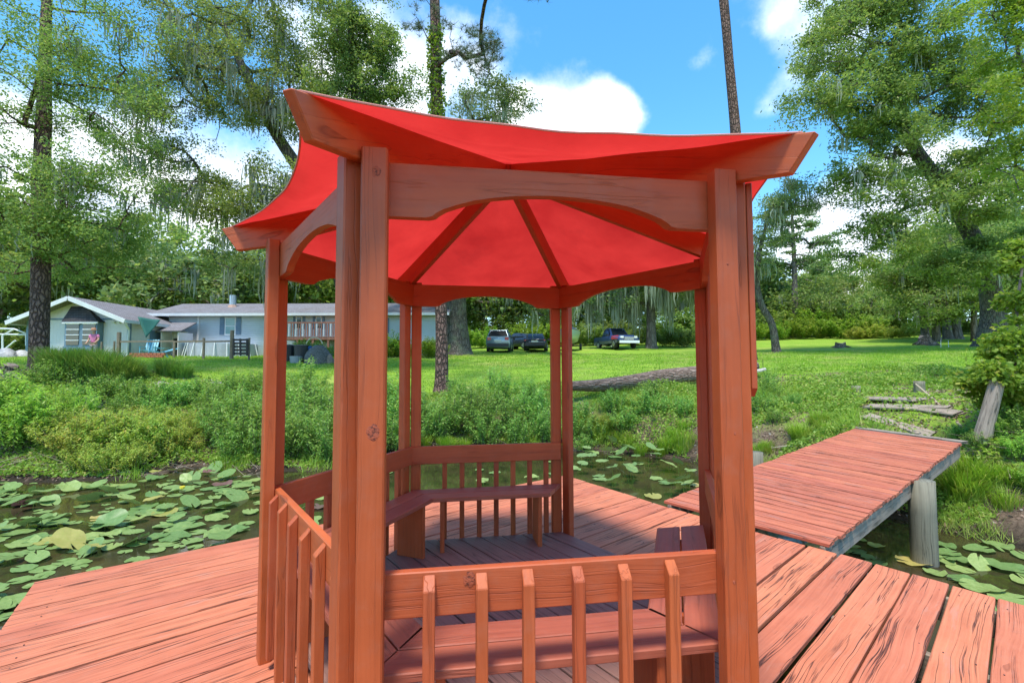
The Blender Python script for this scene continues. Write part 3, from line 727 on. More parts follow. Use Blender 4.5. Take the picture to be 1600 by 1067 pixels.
# ------------------------------------------------------------------ foliage tools
M['oak'] = leaf_mat('oak_leaves', (.14,.24,.055), (.34,.44,.12), (.44,.47,.16), .55)
M['oak_dark'] = leaf_mat('dark_oak_leaves', (.12,.20,.07), (.28,.36,.13), (.38,.40,.18), .5)
M['bright'] = leaf_mat('bright_green_leaves', (.15,.29,.03), (.34,.50,.06), (.46,.50,.10), .55)
M['far'] = leaf_mat('far_tree_leaves', (.19,.30,.08), (.45,.53,.15), (.50,.50,.20), .55, noise_scale=.35)
M['yellow'] = leaf_mat('yellow_green_leaves', (.24,.38,.06), (.58,.62,.13), (.62,.46,.12), .55, noise_scale=1.6)
M['orange'] = leaf_mat('orange_leaves', (.40,.26,.05), (.50,.36,.08), (.20,.30,.05), .4)
M['shrub'] = leaf_mat('shrub_leaves', (.13,.30,.05), (.34,.53,.11), (.46,.56,.17), .5, noise_scale=2.)
M['shrub_light'] = leaf_mat('light_shrub_leaves', (.23,.45,.055), (.46,.64,.12), (.56,.63,.18), .55, noise_scale=2.)
M['grass'] = leaf_mat('grass_blades', (.18,.34,.03), (.40,.54,.06), (.50,.50,.16), .45, noise_scale=.8, patch=(.52,.46,.19))
M['darkgrass'] = leaf_mat('dark_grass_blades', (.10,.23,.04), (.25,.39,.08), (.38,.40,.14), .45, noise_scale=.8)
M['needles'] = leaf_mat('pine_needles', (.08,.13,.075), (.18,.24,.12), (.28,.24,.14), .25)
M['moss'] = leaf_mat('spanish_moss', (.25,.28,.20), (.44,.46,.36), None, .3, rough=.9)
M['cover'] = leaf_mat('ground_cover_leaves', (.14,.28,.035), (.37,.52,.08), (.46,.46,.13), .45, noise_scale=1.2)
M['bark_oak'] = bark_mat('oak_bark', (.23,.195,.165), (.07,.058,.048), (9,9,2.2), .9, .04, moss=(.17,.18,.12))
M['bark_pine'] = bark_mat('pine_bark', (.30,.185,.14), (.075,.045,.035), (9,9,3.4), 1.0, .05)
M['bark_far'] = bark_mat('far_bark', (.24,.21,.18), (.10,.085,.07), (5,5,1.2), .6, .05)
M['twig'] = plain('twig_bark', (.14,.115,.095), .9, nscale=6, namt=.3)

def rand_unit(n):
    v = rng.normal(size=(n, 3)); return v/np.linalg.norm(v, axis=1)[:, None]
def leaves_geo(C, L, Wd, droop=0.0, up=0.0):
    """diamond leaves, folded on the midrib"""
    n = len(C); a = rand_unit(n); a[:, 2] = a[:, 2]*.7 - droop; a /= np.linalg.norm(a, axis=1)[:, None]
    r = rand_unit(n); r[:, 2] += up; b = np.cross(a, r); b /= (np.linalg.norm(b, axis=1)[:, None]+1e-9)
    L = np.asarray(L)*rng.uniform(.45, 1.45, n); Wd = Wd*rng.uniform(.7, 1.25, n)
    V = np.empty((n, 4, 3)); V[:, 0] = C - a*L[:, None]/2; V[:, 1] = C + b*Wd[:, None]/2 + a*L[:, None]*.05; V[:, 2] = C + a*L[:, None]/2; V[:, 3] = C - b*Wd[:, None]/2 + a*L[:, None]*.05
    F = np.arange(n*4).reshape(n, 4)
    return V.reshape(-1, 3), F
def skeleton(trunk, clumps, step=.8, curve=.12, upcost=.6, start=0):
    nodes = [np.array(p, float) for p in trunk]; par = [-1]+list(range(len(trunk)-1)); load = [0.0]*len(nodes)
    nT = len(nodes); tb = np.array(nodes[start:])
    order = np.argsort([np.min(np.linalg.norm(tb-c, axis=1)) for c in clumps]); tips = []
    arr = np.array(nodes); 
    for ci in order:
        c = clumps[ci]; A = np.array(nodes[start:]); dv = c-A; dd = np.linalg.norm(dv, axis=1)
        cost = dd + upcost*np.maximum(0, A[:, 2]-c[2]) + .02*np.arange(len(A))/max(1, len(A))
        j = int(np.argmin(cost))+start; p = nodes[j]; dist = np.linalg.norm(c-p); k = max(2, int(dist/step)); prev = j
        perp = rng.normal(size=3)*dist*curve; perp[2] = abs(perp[2])*.6
        for i in range(1, k+1):
            f = i/k; q = p*(1-f)+c*f+perp*4*f*(1-f)*.6+rng.normal(size=3)*.04*step*(i < k)
            nodes.append(q); par.append(prev); load.append(0.); prev = len(nodes)-1
        tips.append(prev)
    return np.array(nodes), np.array(par), tips, nT
def branch_geo(nodes, par, tips, nT, r_tip=.018, expo=.5, rmax=.25, sides=5):
    n = len(nodes); load = np.zeros(n); load[tips] = 1
    for i in range(n-1, 0, -1):
        if par[i] >= 0: load[par[i]] += load[i]
    r = np.minimum(r_tip*np.maximum(load, 1)**expo, rmax)
    idx = np.arange(nT, n); A = nodes[par[idx]]; B = nodes[idx]; ra = np.minimum(r[par[idx]], r[idx]*1.35); rb = r[idx]
    ra = np.where(par[idx] < nT, rb*1.35, ra)
    d = B-A; L = np.linalg.norm(d, axis=1)[:, None]+1e-9; d = d/L; B = B + d*rb[:, None]*.4
    ref = np.tile([.31,.17,.94], (len(d), 1)); u = np.cross(d, ref); u /= np.linalg.norm(u, axis=1)[:, None]+1e-9; w = np.cross(d, u)
    an = np.arange(sides)*2*math.pi/sides; ring = u[:, None]*np.cos(an)[None, :, None]+w[:, None]*np.sin(an)[None, :, None]
    V = np.concatenate([A[:, None]+ring*ra[:, None, None], B[:, None]+ring*rb[:, None, None]], 1)
    m = len(idx); base_ = (np.arange(m)*2*sides)[:, None, None]; k = np.arange(sides); k2 = (k+1) % sides
    F = np.stack([k, k2, k2+sides, k+sides], 1)[None]+base_
    return V.reshape(-1, 3), F.reshape(-1, 4), r
def trunk_mesh(pts, rad, n=14, flare=1.45):
    P = np.array(pts, float); R = np.array(rad, float)
    t = np.r_[0, np.cumsum(np.linalg.norm(np.diff(P, axis=0), axis=1))]; tt = np.unique(np.r_[np.linspace(0, min(1.2, t[-1]), 6), np.linspace(0, t[-1], 26)])
    Q = np.stack([np.interp(tt, t, P[:, i]) for i in range(3)], 1); rr = np.interp(tt, t, R); rr = rr*(1+(flare-1)*np.exp(-tt/.45/max(.3, R[0]*2)))
    # smooth the polyline and let it wander a little
    for _ in range(2): Q[1:-1] = (Q[:-2]+2*Q[1:-1]+Q[2:])/4
    ph = rng.uniform(0, 6, 4); m = MB(); V = []; F = []
    for i, q in enumerate(Q):
        d = Q[min(i+1, len(Q)-1)]-Q[max(i-1, 0)]; d /= np.linalg.norm(d); a = np.cross(d, (0,1,0)); a /= np.linalg.norm(a); b = np.cross(d, a)
        for k in range(n):
            an = 2*math.pi*k/n; f = 1+.07*math.sin(2*an+ph[0]+tt[i]*.4)+.05*math.sin(5*an+ph[1])*math.exp(-tt[i]/2)+.05*math.sin(3*an+ph[2]+tt[i])
            V.append(q+rr[i]*f*(a*math.cos(an)+b*math.sin(an)))
    for i in range(len(Q)-1): F += [(i*n+k, i*n+(k+1) % n, (i+1)*n+(k+1) % n, (i+1)*n+k) for k in range(n)]
    return np.array(V), np.array(F), Q
def moss_geo(P, n_str=9, lmin=.4, lmax=1.3, spread=.18, wid=.035):
    """hanging beards of moss below points P"""
    n = len(P)*n_str; base_ = np.repeat(P, n_str, 0)+rng.normal(size=(n, 3))*[spread, spread, .06]; L = rng.uniform(lmin, lmax, n)*np.repeat(rng.uniform(.5, 1.1, len(P)), n_str)
    az = rng.uniform(0, math.pi, n); s = np.stack([np.cos(az), np.sin(az), 0*az], 1)*wid*rng.uniform(.5, 1.4, n)[:, None]
    lv = []; sway = rng.normal(size=(n, 3))*.05; sway[:, 2] = 0
    for f, wf in ((0, .6), (.3, 1.), (.65, .7), (1, .12)):
        c = base_+sway*math.sin(f*3)*2; c = c+rng.normal(size=(n, 3))*[.02,.02,0]*(f > 0); c[:, 2] -= L*f; lv += [c-s*wf, c+s*wf]
    V = np.stack(lv, 1); b = (np.arange(n)*8)[:, None, None]; F = np.array([[0,1,3,2],[2,3,5,4],[4,5,7,6]])[None]+b
    return V.reshape(-1, 3), F.reshape(-1, 4)
def blob_points(blobs, n):
    """blobs: (centre, radii, weight); shell-biased so that crowns stay airy inside"""
    w = np.array([b[2] for b in blobs], float); w /= w.sum(); out_ = []
    for (c, r, _), ww in zip(blobs, w):
        m = max(1, int(round(n*ww))); u = rand_unit(m)*(rng.uniform(.12, 1, m)**.42)[:, None]; out_.append(np.array(c)+u*np.array(r))
    return np.concatenate(out_)
def tree(name, label, trunk, rad, blobs, n_clump, n_leaf, leaf=(.12,.06), rc=.55, mat='oak', bark='bark_oak', cat='tree', group=None, step=.8, flat=.55,
         moss=0, moss_len=(.4,1.3), moss_str=9, start=4, r_tip=.014, rmax=.2, needles=False, droop=0., curve=.12, vine=0, sub=4, crown_name='crown', trunk_sides=14, moss_w=.035):
    TV, TF, Q = trunk_mesh(trunk, rad, n=trunk_sides)
    o0 = np.array(Q[0]); root = empty(name, tuple(o0)); tag(root, label, cat, group)
    cl = blob_points(blobs, n_clump)
    nodes, par, tips, nT = skeleton(Q, cl, step, curve, start=min(start*3, len(Q)-2))
    BV, BF, r = branch_geo(nodes, par, tips, nT, r_tip, rmax=rmax)
    # twigs inside each clump
    tipP = nodes[tips]; sc_ = tipP.repeat(sub, 0)+rng.normal(size=(len(tipP)*sub, 3))*[rc*.75, rc*.75, rc*flat*.75]
    A = tipP.repeat(sub, 0); d = sc_-A; L = np.linalg.norm(d, axis=1)[:, None]+1e-9; d /= L
    u = np.cross(d, np.tile([.1,.2,.97], (len(d), 1))); u /= np.linalg.norm(u, axis=1)[:, None]+1e-9; w = np.cross(d, u)
    tw = r_tip*.45; V3 = np.stack([A+u*tw, A-u*tw*.5+w*tw*.87, A-u*tw*.5-w*tw*.87, sc_+u*tw*.3, sc_-u*tw*.15+w*tw*.26, sc_-u*tw*.15-w*tw*.26], 1)
    bq = (np.arange(len(A))*6)[:, None, None]; F3 = (np.array([[0,1,4,3],[1,2,5,4],[2,0,3,5]])[None]+bq).reshape(-1, 4)
    V = np.concatenate([TV, BV, V3.reshape(-1, 3)]); F = np.concatenate([TF, BF+len(TV), F3+len(BV)+len(TV)])
    tk = link('trunk', new_mesh('trunk', V-o0, F, [M[bark]], False), root)
    sm = np.zeros(len(F), dtype=bool); sm[:len(TF)] = True; tk.data.polygons.foreach_set('use_smooth', sm)
    k = len(sc_)
    if needles:
        nt_ = n_leaf//24; c = sc_[rng.integers(0, k, nt_)]+rng.normal(size=(nt_, 3))*[rc*.4, rc*.4, rc*.25]
        dirs = rand_unit(nt_*22); dirs[:, 2] = dirs[:, 2]*.8+.25; c = c.repeat(22, 0); Ln = leaf[0]*rng.uniform(.7, 1.2, len(c)); s = np.cross(dirs, rand_unit(len(c))); s /= np.linalg.norm(s, axis=1)[:, None]; s *= leaf[1]
        V = np.stack([c-s, c+s, c+dirs*Ln[:, None]], 1).reshape(-1, 3); F = np.arange(len(V)).reshape(-1, 3)
    else:
        wt = rng.gamma(1.6, 1, k); wt /= wt.sum(); ii = rng.choice(k, n_leaf, p=wt)
        C = sc_[ii]+rng.normal(size=(n_leaf, 3))*[rc*.42, rc*.42, rc*flat*.42]
        V, F = leaves_geo(C, leaf[0], leaf[1], droop, up=.4)
    cr = link(crown_name, new_mesh(crown_name, V-o0, F, [M[mat]]), root)
    if vine:
        tq = Q[(Q[:, 2] > vine[0]) & (Q[:, 2] < vine[1])]; m = vine[2]; ii = rng.integers(0, len(tq)-1, m); f = rng.uniform(0, 1, (m, 1)); C = tq[ii]*(1-f)+tq[ii+1]*f
        uu = rand_unit(m); uu[:, 2] *= .5; C = C+uu*vine[3]*rng.uniform(.5, 1.2, (m, 1)); V, F = leaves_geo(C, .14, .09, .3)
        link('vine', new_mesh('vine', V-o0, F, [M['bright']]), root)
    if moss:
        cand = nodes[nT:]; P = cand[rng.integers(0, len(cand), moss)]; V, F = moss_geo(P, moss_str, *moss_len, wid=moss_w); tag(link('hanging_moss', new_mesh('hanging_moss', V-o0, F, [M['moss']]), root), kind='stuff')
    return root
def base_at(x, y, d_, sink=.15):
    q = at(x, y, d_); return np.array([q[0], q[1], H(q[0], q[1])-sink])
def B_(x, y, d_, rx, ry, rz, w): return (at(x, y, d_), (rx, ry, rz), w)

# ------------------------------------------------------------------ the big trees
b = base_at(62, 575, 17)
tree('pine_tree', 'tall rough barked tree left of the gable house, trunk standing before it', [b, at(62, 480, 17), at(64, 380, 17), at(66, 250, 17), at(70, 120, 17.3), at(75, -60, 17.5)], [.30,.27,.26,.24,.21,.15],
     [B_(40,130,16.5,2.8,2,2.2,1.1), B_(110,330,16,2.2,1.8,1.2,.9), B_(180,300,16.5,1.8,1.5,1.5,.9), B_(20,300,16,2,1.6,1.8,.9), B_(130,60,17,2.5,2,1.6,.9), B_(-90,200,16,3,2.5,4,1), B_(60,-60,17,4,3,2.4,1.2), B_(200,180,17,1.6,1.6,1.6,.4), B_(150,400,18.5,2.2,1.5,.8,.6), B_(0,420,18.5,1.6,1.5,.6,.4)],
     200, 74000, (.105,.055), .62, 'oak', 'bark_pine', moss=26, start=3, r_tip=.013)
b = base_at(548, 560, 24)
tree('live_oak', 'big spreading live oak with hanging grey moss reaching left behind the gazebo', [b, at(545, 470, 24), at(520, 380, 23.5), at(480, 280, 23), at(430, 210, 22.5), at(390, 130, 22), at(350, 40, 22)], [.5,.46,.4,.34,.27,.2,.12],
     [B_(390,120,22,4.2,3,2.8,1.5), B_(300,60,21.5,3,3,2.2,1.0), B_(440,300,21,2.6,2,1.5,.8), B_(330,310,21,3.5,2,.9,.9), B_(270,170,22,2.6,2.4,2,.9), B_(470,40,22,3,3,3,1.0), B_(390,390,21.5,2.4,2,1.3,.6), B_(470,160,22,1.8,2,2,.8), B_(250,250,21.5,1.8,2,.9,.4), B_(340,-40,22,5,3,2.5,.9)],
     260, 92000, (.125,.065), .68, 'oak', 'bark_oak', moss=210, moss_len=(.5,1.9), moss_str=10, start=3, r_tip=.017, rmax=.26)
b = base_at(560, 565, 21)
tree('vine_covered_tree', 'slim tree wrapped in bright vines, just left of the ivy clad pine', [b, at(558, 400, 21), at(556, 250, 21), at(552, 120, 21), at(545, 0, 21), at(540, -90, 21)], [.2,.19,.17,.15,.13,.08],
     [B_(540,60,20.5,1.5,1.5,1.6,1.2), B_(580,90,20.5,1.1,1.2,1.6,1.2), B_(560,-50,21,2.4,2,1.6,1), B_(620,130,20.5,1.0,1,1.0,.5), B_(510,140,20.5,1,1,1,.5), B_(560,170,20.5,1.3,1,.7,.8)],
     120, 40000, (.12,.07), .5, 'oak', 'bark_oak', start=4, vine=(4, 17, 4500, .4))
b = base_at(690, 598, 18.2)
tree('ivy_clad_pine', 'straight pine trunk seen through the gazebo with ivy on its upper stem', [b, at(690, 500, 18.2), at(687, 400, 18.2), at(684, 250, 18.2), at(682, 150, 18.2), at(679, 0, 18.2), at(676, -260, 18.2)], [.27,.245,.235,.225,.215,.2,.15],
     [B_(740,60,16.5,1.0,1,.9,.55), B_(760,90,16,.7,.7,.8,.6), B_(830,-70,13,2,1.2,.8,1), B_(650,30,17.5,.8,1,1.0,.3), B_(700,-250,18,3.5,3.5,2.4,2), B_(900,-60,12,1.6,1.2,.6,.8)],
     90, 34000, (.22,.006), .32, 'needles', 'bark_pine', needles=True, start=5, r_tip=.011, step=.45, vine=(8.6, 15.5, 3500, .34), sub=3)
b = base_at(1172, 562, 27)
tree('tall_pine', 'tall bare pine trunk rising behind the right front post into the sky', [b, at(1166, 400, 27), at(1150, 220, 27), at(1140, 100, 27), at(1130, 0, 27), at(1118, -200, 27)], [.36,.33,.29,.27,.26,.2],
     [B_(1110,-200,27,3.5,3.5,1.8,1), B_(1090,-120,27,2,2,.5,.25)], 40, 14000, (.25,.007), .5, 'needles', 'bark_pine', needles=True, start=7, r_tip=.015)
# overhanging sprays of the pine, lit against the sky
b = base_at(715, 552, 33)
tree('wide_trunk_oak', 'massive grey oak trunk behind the slim pine, left of the parked cars', [b, at(712, 500, 33), at(715, 430, 33), at(735, 330, 33), at(745, 220, 33)], [.78,.70,.62,.45,.25],
     [B_(740,400,32,3.5,3,1.6,1), B_(820,430,33,3.5,2.5,1.2,.9), B_(700,260,32,3,3,1.8,1), B_(760,170,33,2.6,2.5,1.3,.9), B_(860,480,33,2,2,.8,.5), B_(640,420,32,3,2.5,1.4,.8)],
     150, 34000, (.19,.11), .8, 'oak_dark', 'bark_oak', moss=90, moss_len=(.6,2.2), start=3, r_tip=.022, moss_w=.05)
b = base_at(1018, 542, 43)
tree('mossy_oak', 'oak with long curtains of grey moss beside the blue pickup', [b, at(1017, 480, 43), at(1020, 420, 43), at(1025, 330, 43)], [.42,.36,.32,.2],
     [B_(1000,440,42,5,3,2.2,1.3), B_(1060,430,42,3,2.5,2,1), B_(950,450,43,3,2.5,1.8,.9), B_(1020,370,43,4.5,3,2,1)], 140, 26000, (.22,.13), .9, 'oak_dark', 'bark_far', moss=210, moss_len=(1.,3.6), moss_str=9, start=3, r_tip=.03, moss_w=.07)
b = base_at(1214, 545, 34)
tree('bent_tree', 'small bent tree with mossy thin branches alone on the right lawn', [b, at(1207, 505, 34), at(1190, 480, 34), at(1182, 450, 34), at(1185, 400, 33.5), at(1200, 340, 33.5)], [.3,.24,.22,.19,.15,.1],
     [B_(1215,330,33,2,1.8,1.2,1), B_(1190,380,33,1.4,1.5,1.8,.8), B_(1255,320,33,1.5,1.5,.8,.5), B_(1240,290,33,1.3,1,.8,.4)], 70, 9000, (.17,.08), .6, 'oak_dark', 'bark_oak', moss=70, moss_len=(.4,1.6), start=4, r_tip=.02)
b = base_at(1545, 535, 33)
tree('leaning_oak', 'huge leaning tree on the right with a forked trunk and broad light crown', [b, at(1555, 480, 33), at(1538, 410, 32.5), at(1500, 330, 32), at(1455, 270, 31), at(1420, 220, 30.5), at(1402, 150, 30), at(1395, 70, 30)], [.70,.62,.56,.48,.40,.34,.28,.2],
     [B_(1370,90,29.5,4.2,3,3.2,1.5), B_(1310,160,29,3.2,2.5,2.0,1.1), B_(1460,60,30,3.5,3,3,1.0), B_(1460,300,29.5,4.5,3,2.3,1.5), B_(1400,380,30,3.5,3,1.6,1), B_(1530,230,30,3.4,3,3,1.2), B_(1370,-10,29.5,4,3,2,1.2), B_(1590,340,30,3.2,3,3.4,1.2), B_(1510,410,30,2.6,2.4,1.2,.7), B_(1340,280,29.5,2.0,2,1,.4), B_(1300,70,29,2.4,2.4,2.2,.8), B_(1390,210,29.5,3.0,2.4,1.8,1.0), B_(1480,160,30,3.0,2.4,2.2,1.0), B_(1340,40,29.5,2.6,2.4,2.4,.8), B_(1550,120,30,3,2.4,3,.9)],
     330, 135000, (.22,.095), .85, 'oak', 'bark_oak', moss=60, moss_len=(.6,1.8), start=4, r_tip=.022, rmax=.3, droop=.2, moss_w=.05)
b = base_at(1640, 640, 13)
tree('overhanging_tree', 'bright leaved tree reaching in from the right edge of the view', [b, at(1650, 400, 13), at(1640, 200, 13), at(1620, 40, 13), at(1600, -80, 13)], [.16,.14,.12,.09,.06],
     [B_(1590,70,12.5,.9,1,1.2,1), B_(1560,160,12,.8,.8,.7,.6), B_(1600,250,12,.6,.8,1.1,.7), B_(1650,150,12.5,1.3,1.2,1.6,1.2), B_(1540,30,12.5,.7,.7,.6,.5), B_(1660,-30,12,1.6,1.4,1,1)],
     80, 20000, (.10,.045), .34, 'bright', 'bark_oak', start=4, r_tip=.009, step=.4, droop=.3)
b = base_at(1590, 690, 8.6)
tree('leafy_bush', 'dark leafy bush at the right edge behind the leaning grey post', [b, at(1588, 620, 8.6), at(1585, 560, 8.6), at(1590, 470, 8.6), at(1600, 400, 8.6)], [.04,.035,.03,.025,.02],
     [B_(1560,585,8.3,.5,.5,.26,1.2), B_(1590,540,8.5,.42,.4,.34,1), B_(1600,460,8.6,.28,.4,.5,.7), B_(1530,600,8.4,.28,.3,.14,.5), B_(1600,400,8.6,.3,.3,.3,.5), B_(1640,560,8.6,.5,.5,.5,1.2), B_(1570,625,8.4,.35,.3,.16,.6)],
     110, 15000, (.10,.055), .16, 'bright', 'twig', 'bush', start=1, r_tip=.004, step=.15, droop=.2, crown_name='foliage', trunk_sides=8)
# cluster of trunks on the right lawn
cl_ = ((1446,535,44,.36,'leftmost oak trunk of the shady clump on the right lawn',(1440,410)), (1464,537,42,.34,'slender second trunk of the shady clump, small stump at its foot',(1462,430)), (1481,532,46,.42,'third trunk of the shady clump with pale bark',(1490,400)),
       (1494,532,46,.50,'thick fourth trunk of the shady clump, spreading at the base',(1515,390)), (1523,534,41,.26,'thin dark trunk standing between the shady clump and the huge leaning tree',(1525,400)))
for x, y, d_, r, lab, (tx, ty) in cl_:
    b = base_at(x, y, d_)
    tree('oak_tree', lab, [b, at(x-2, 500, d_), at((x+tx)/2, 460, d_), at(tx, ty, d_)], [r, r*.8, r*.7, r*.4],
         [B_(tx-25,ty+10,d_,3.4,3,2.4,1), B_(tx+15,ty-15,d_,3.4,3,2.4,1), B_(tx,ty+55,d_-2,3,2.5,1.2,.6)], 70, 15000, (.24,.12), .9, 'oak', 'bark_far', group=None, moss=16, moss_len=(.6,2), start=3, r_tip=.035, moss_w=.06, trunk_sides=10)
# far pine and slender trees against the sky
b = base_at(1242, 530, 62)
tree('far_pine', 'far thin pine with open tiers of branches standing against the clouds', [b, at(1242, 450, 62), at(1240, 380, 62), at(1236, 315, 62)], [.4,.33,.25,.08],
     [B_(1238,340,62,4,3,1.6,1), B_(1245,375,62,6,3,1.0,1), B_(1232,405,62,5,3,.8,.7), B_(1262,420,62,3,3,.7,.5)], 80, 11000, (.34,.16), .8, 'oak_dark', 'bark_far', start=2, r_tip=.05, flat=.3)
# ------------------------------------------------------------------ background wood: each tree its own thing, meshes shared
protos = []
def proto_tree(h, w, n, mat, seed):
    global rng
    rng_keep = rng; rng = np.random.default_rng(seed)
    TV, TF, Q = trunk_mesh([(0,0,-.3), (w*.03,0,h*.25), (-w*.04,.1,h*.5), (w*.03,0,h*.85)], [h*.022,h*.018,h*.014,h*.005], n=8)
    bl = [((rng.normal()*w*.22, rng.normal()*w*.22, h*f), (w*.33*s, w*.33*s, h*.13), s) for f, s in ((.32,.9),(.42,1.1),(.55,1.15),(.68,1),(.8,.8),(.9,.5),(.45,1.),(.6,1.))]
    bl += [((math.cos(a)*w*.36, math.sin(a)*w*.36, h*rng.uniform(.3,.7)), (w*.18, w*.18, h*.09), .5) for a in np.linspace(0, 6.28, 9)[:-1]]
    cl = blob_points(bl, 110); nodes, par, tips, nT = skeleton(Q, cl, 1.2, .1, start=4); BV, BF, r = branch_geo(nodes, par, tips, nT, .035, rmax=.2, sides=4)
    tp = nodes[tips]; ii = rng.integers(0, len(tp), n); wob = rng.gamma(2, .35, len(tp))
    C = tp[ii]+rng.normal(size=(n, 3))*[.62,.62,.36]*wob[ii][:, None]*1.2; V, F = leaves_geo(C, .34, .19, .1, .5)
    mo = moss_geo(nodes[nT:][rng.integers(0, len(nodes)-nT, 40)], 7, .6, 2.2, wid=.06)
    rng = rng_keep
    return (new_mesh('trunk', np.concatenate([TV, BV]), np.concatenate([TF, BF+len(TV)]), [M['bark_far']], False), new_mesh('crown', V, F, [M[mat]]), new_mesh('hanging_moss', mo[0], mo[1], [M['moss']]))
PT = [proto_tree(11, 9, 15000, 'far', 11), proto_tree(9, 10, 15000, 'oak_dark', 12), proto_tree(13, 8, 15000, 'far', 13), proto_tree(7, 9, 14000, 'oak', 14), proto_tree(10, 11, 16000, 'far', 15)]
def put_tree(i, x, d_, s, label, lift=0, mossy=True, group=None, sz=None):
    q = at(x, 550, d_); z = H(q[0], q[1])+lift; r = empty('background_tree', (q[0], q[1], z)); tag(r, label, 'tree', group)
    r.scale = (s, s, s if sz is None else sz); r.rotation_euler = (0, 0, random.uniform(0, 6.28))
    for nm, me in zip(('trunk', 'crown', 'hanging_moss'), PT[i]):
        if nm == 'hanging_moss' and not mossy: continue
        o = link(nm, me, r)
        if nm == 'hanging_moss': o['kind'] = 'stuff'
    return r
bgt = [(-120,44,1,1.15,'oak beyond the left edge behind the gable house'), (10,42,4,1.0,'mossy oak rising behind the left eave of the gable house'), (90,46,1,1.05,'dark oak standing behind the ridge of the gable house'),
       (185,48,4,.95,'mossy oak behind the junction of the two house roofs'), (262,52,0,.9,'pale green tree behind the left end of the long house'), (330,46,1,.85,'low spreading oak behind the stove pipe of the long house'),
       (400,50,4,.9,'grey green oak behind the long house, left of the gazebo post'), (470,50,3,1.1,'tree behind the porch roof, seen between the left posts'), (545,55,0,.85,'tree behind the long house, hidden partly by the front left post'),
       (640,58,4,.8,'tree beyond the right end of the long house'), (730,64,1,.95,'dark tree behind the wide oak trunk'), (790,60,3,1.1,'rounded bright tree behind the silver car'), (850,66,4,1.0,'mossy tree behind the dark sedan'),
       (905,68,2,.85,'tree behind the covered boat'), (955,62,1,1.0,'dense dark tree right behind the blue pickup'), (1010,70,2,.9,'tall tree far behind the mossy oak'), (1065,64,0,.95,'tree behind the hedge, left of the right posts'),
       (1120,70,4,1.0,'tree hidden mostly by the right front posts'), (1180,72,3,.9,'low dark tree left of the far thin pine'), (1215,66,3,.7,'rounded bush like tree below the far thin pine'), (1275,76,2,.62,'slender green tree right of the far thin pine'),
       (1300,62,3,.62,'yellow green tree in the middle of the right tree line'), (1338,66,0,.50,'grey green mossy tree in the right tree line'), (1365,58,3,.55,'brightest low tree of the right tree line'), (1410,70,4,.62,'tree behind the left side of the shady clump'),
       (1470,76,0,.8,'tree far behind the shady clump of trunks'), (1540,64,4,1.0,'tree behind the huge leaning trunk'), (1610,56,1,1.2,'tree beyond the right edge of the lawn'), (1690,50,0,1.2,'tree outside the right edge of the lawn')]
for kk, x in enumerate(range(-100, 1800, 82)):
    put_tree(kk % 5, x+random.uniform(-20, 20), 86+random.uniform(-4, 8), 1.55*random.uniform(.9, 1.12)*(.8 if 1180 < x < 1440 else 1), 'distant tree in the wood far behind the lawn and houses', group='distant wood trees', mossy=False)
for x, d_, i, s, lab in bgt: put_tree(i, x, d_, s*1.5*random.uniform(.95,1.05), lab)
# ------------------------------------------------------------------ shrubs, undergrowth and tall grass
def shrub_mesh(h, r, nst, nl, L, Wd, mat, seed, whorl=True):
    global rng
    keep = rng; rng = np.random.default_rng(seed); SV = []; SF = []; C = []; A = []
    for i in range(nst):
        a = rng.uniform(0, 2*math.pi); rr = r*math.sqrt(rng.uniform(0, 1)); b0 = np.array([math.cos(a)*rr*.35, math.sin(a)*rr*.35, -.1]); hh = h*rng.uniform(.65, 1.08)*(1-.35*(rr/r)**2)
        tip = np.array([math.cos(a)*rr, math.sin(a)*rr, hh]); mid = (b0+tip)/2+rng.normal(size=3)*.05*h; ts = np.linspace(0, 1, 5)
        P = np.array([(1-t)**2*b0+2*t*(1-t)*mid+t*t*tip for t in ts]); k = len(SV); s = np.array([math.cos(a+1.5), math.sin(a+1.5), 0])*.007
        u = np.array([math.cos(a), math.sin(a), 0])*.007
        for j, p in enumerate(P):
            f = 1-.75*ts[j]; SV += [p+s*f, p-s*.5*f+u*f, p-s*.5*f-u*f]
        SF += [(k+3*j+q, k+3*j+(q+1) % 3, k+3*j+3+(q+1) % 3, k+3*j+3+q) for j in range(4) for q in range(3)]
        n = nl; t = rng.uniform(.12, 1, n)**.75; idx_ = t*4; lo = np.minimum(idx_.astype(int), 3); f = (idx_-lo)[:, None]; pos = P[lo]*(1-f)+P[lo+1]*f
        az = rng.uniform(0, 2*math.pi, n); el = rng.uniform(-.5, .75, n); d = np.stack([np.cos(az)*np.cos(el), np.sin(az)*np.cos(el), np.sin(el)], 1)
        # side sprigs carry the lower leaves away from the stem
        sp = rng.uniform(0, 1, n)[:, None]*(r*.20)*(1.15-t[:, None]); C.append(pos+d*sp); A.append(d)
    C = np.concatenate(C); A = np.concatenate(A); n = len(C); Ls = (L*rng.uniform(.6, 1.3, n))[:, None]; up = np.tile([0, 0, 1.], (n, 1))+rng.normal(size=(n, 3))*.35; b = np.cross(A, up); b /= np.linalg.norm(b, axis=1)[:, None]; b = b*Wd*rng.uniform(.7, 1.3, n)[:, None]/2
    tipd = A.copy(); tipd[:, 2] -= .55; tipd /= np.linalg.norm(tipd, axis=1)[:, None]
    V = np.stack([C, C+A*Ls*.5+b, C+A*Ls*.5-b, C+A*Ls*.5+tipd*Ls*.5], 1).reshape(-1, 3); F = (np.array([[0,1,2],[1,3,2]])[None]+(np.arange(n)*4)[:, None, None]).reshape(-1, 3)
    rng = keep
    return new_mesh('foliage', V, F, [M[mat]]), new_mesh('stems', SV, SF, [M['twig']])
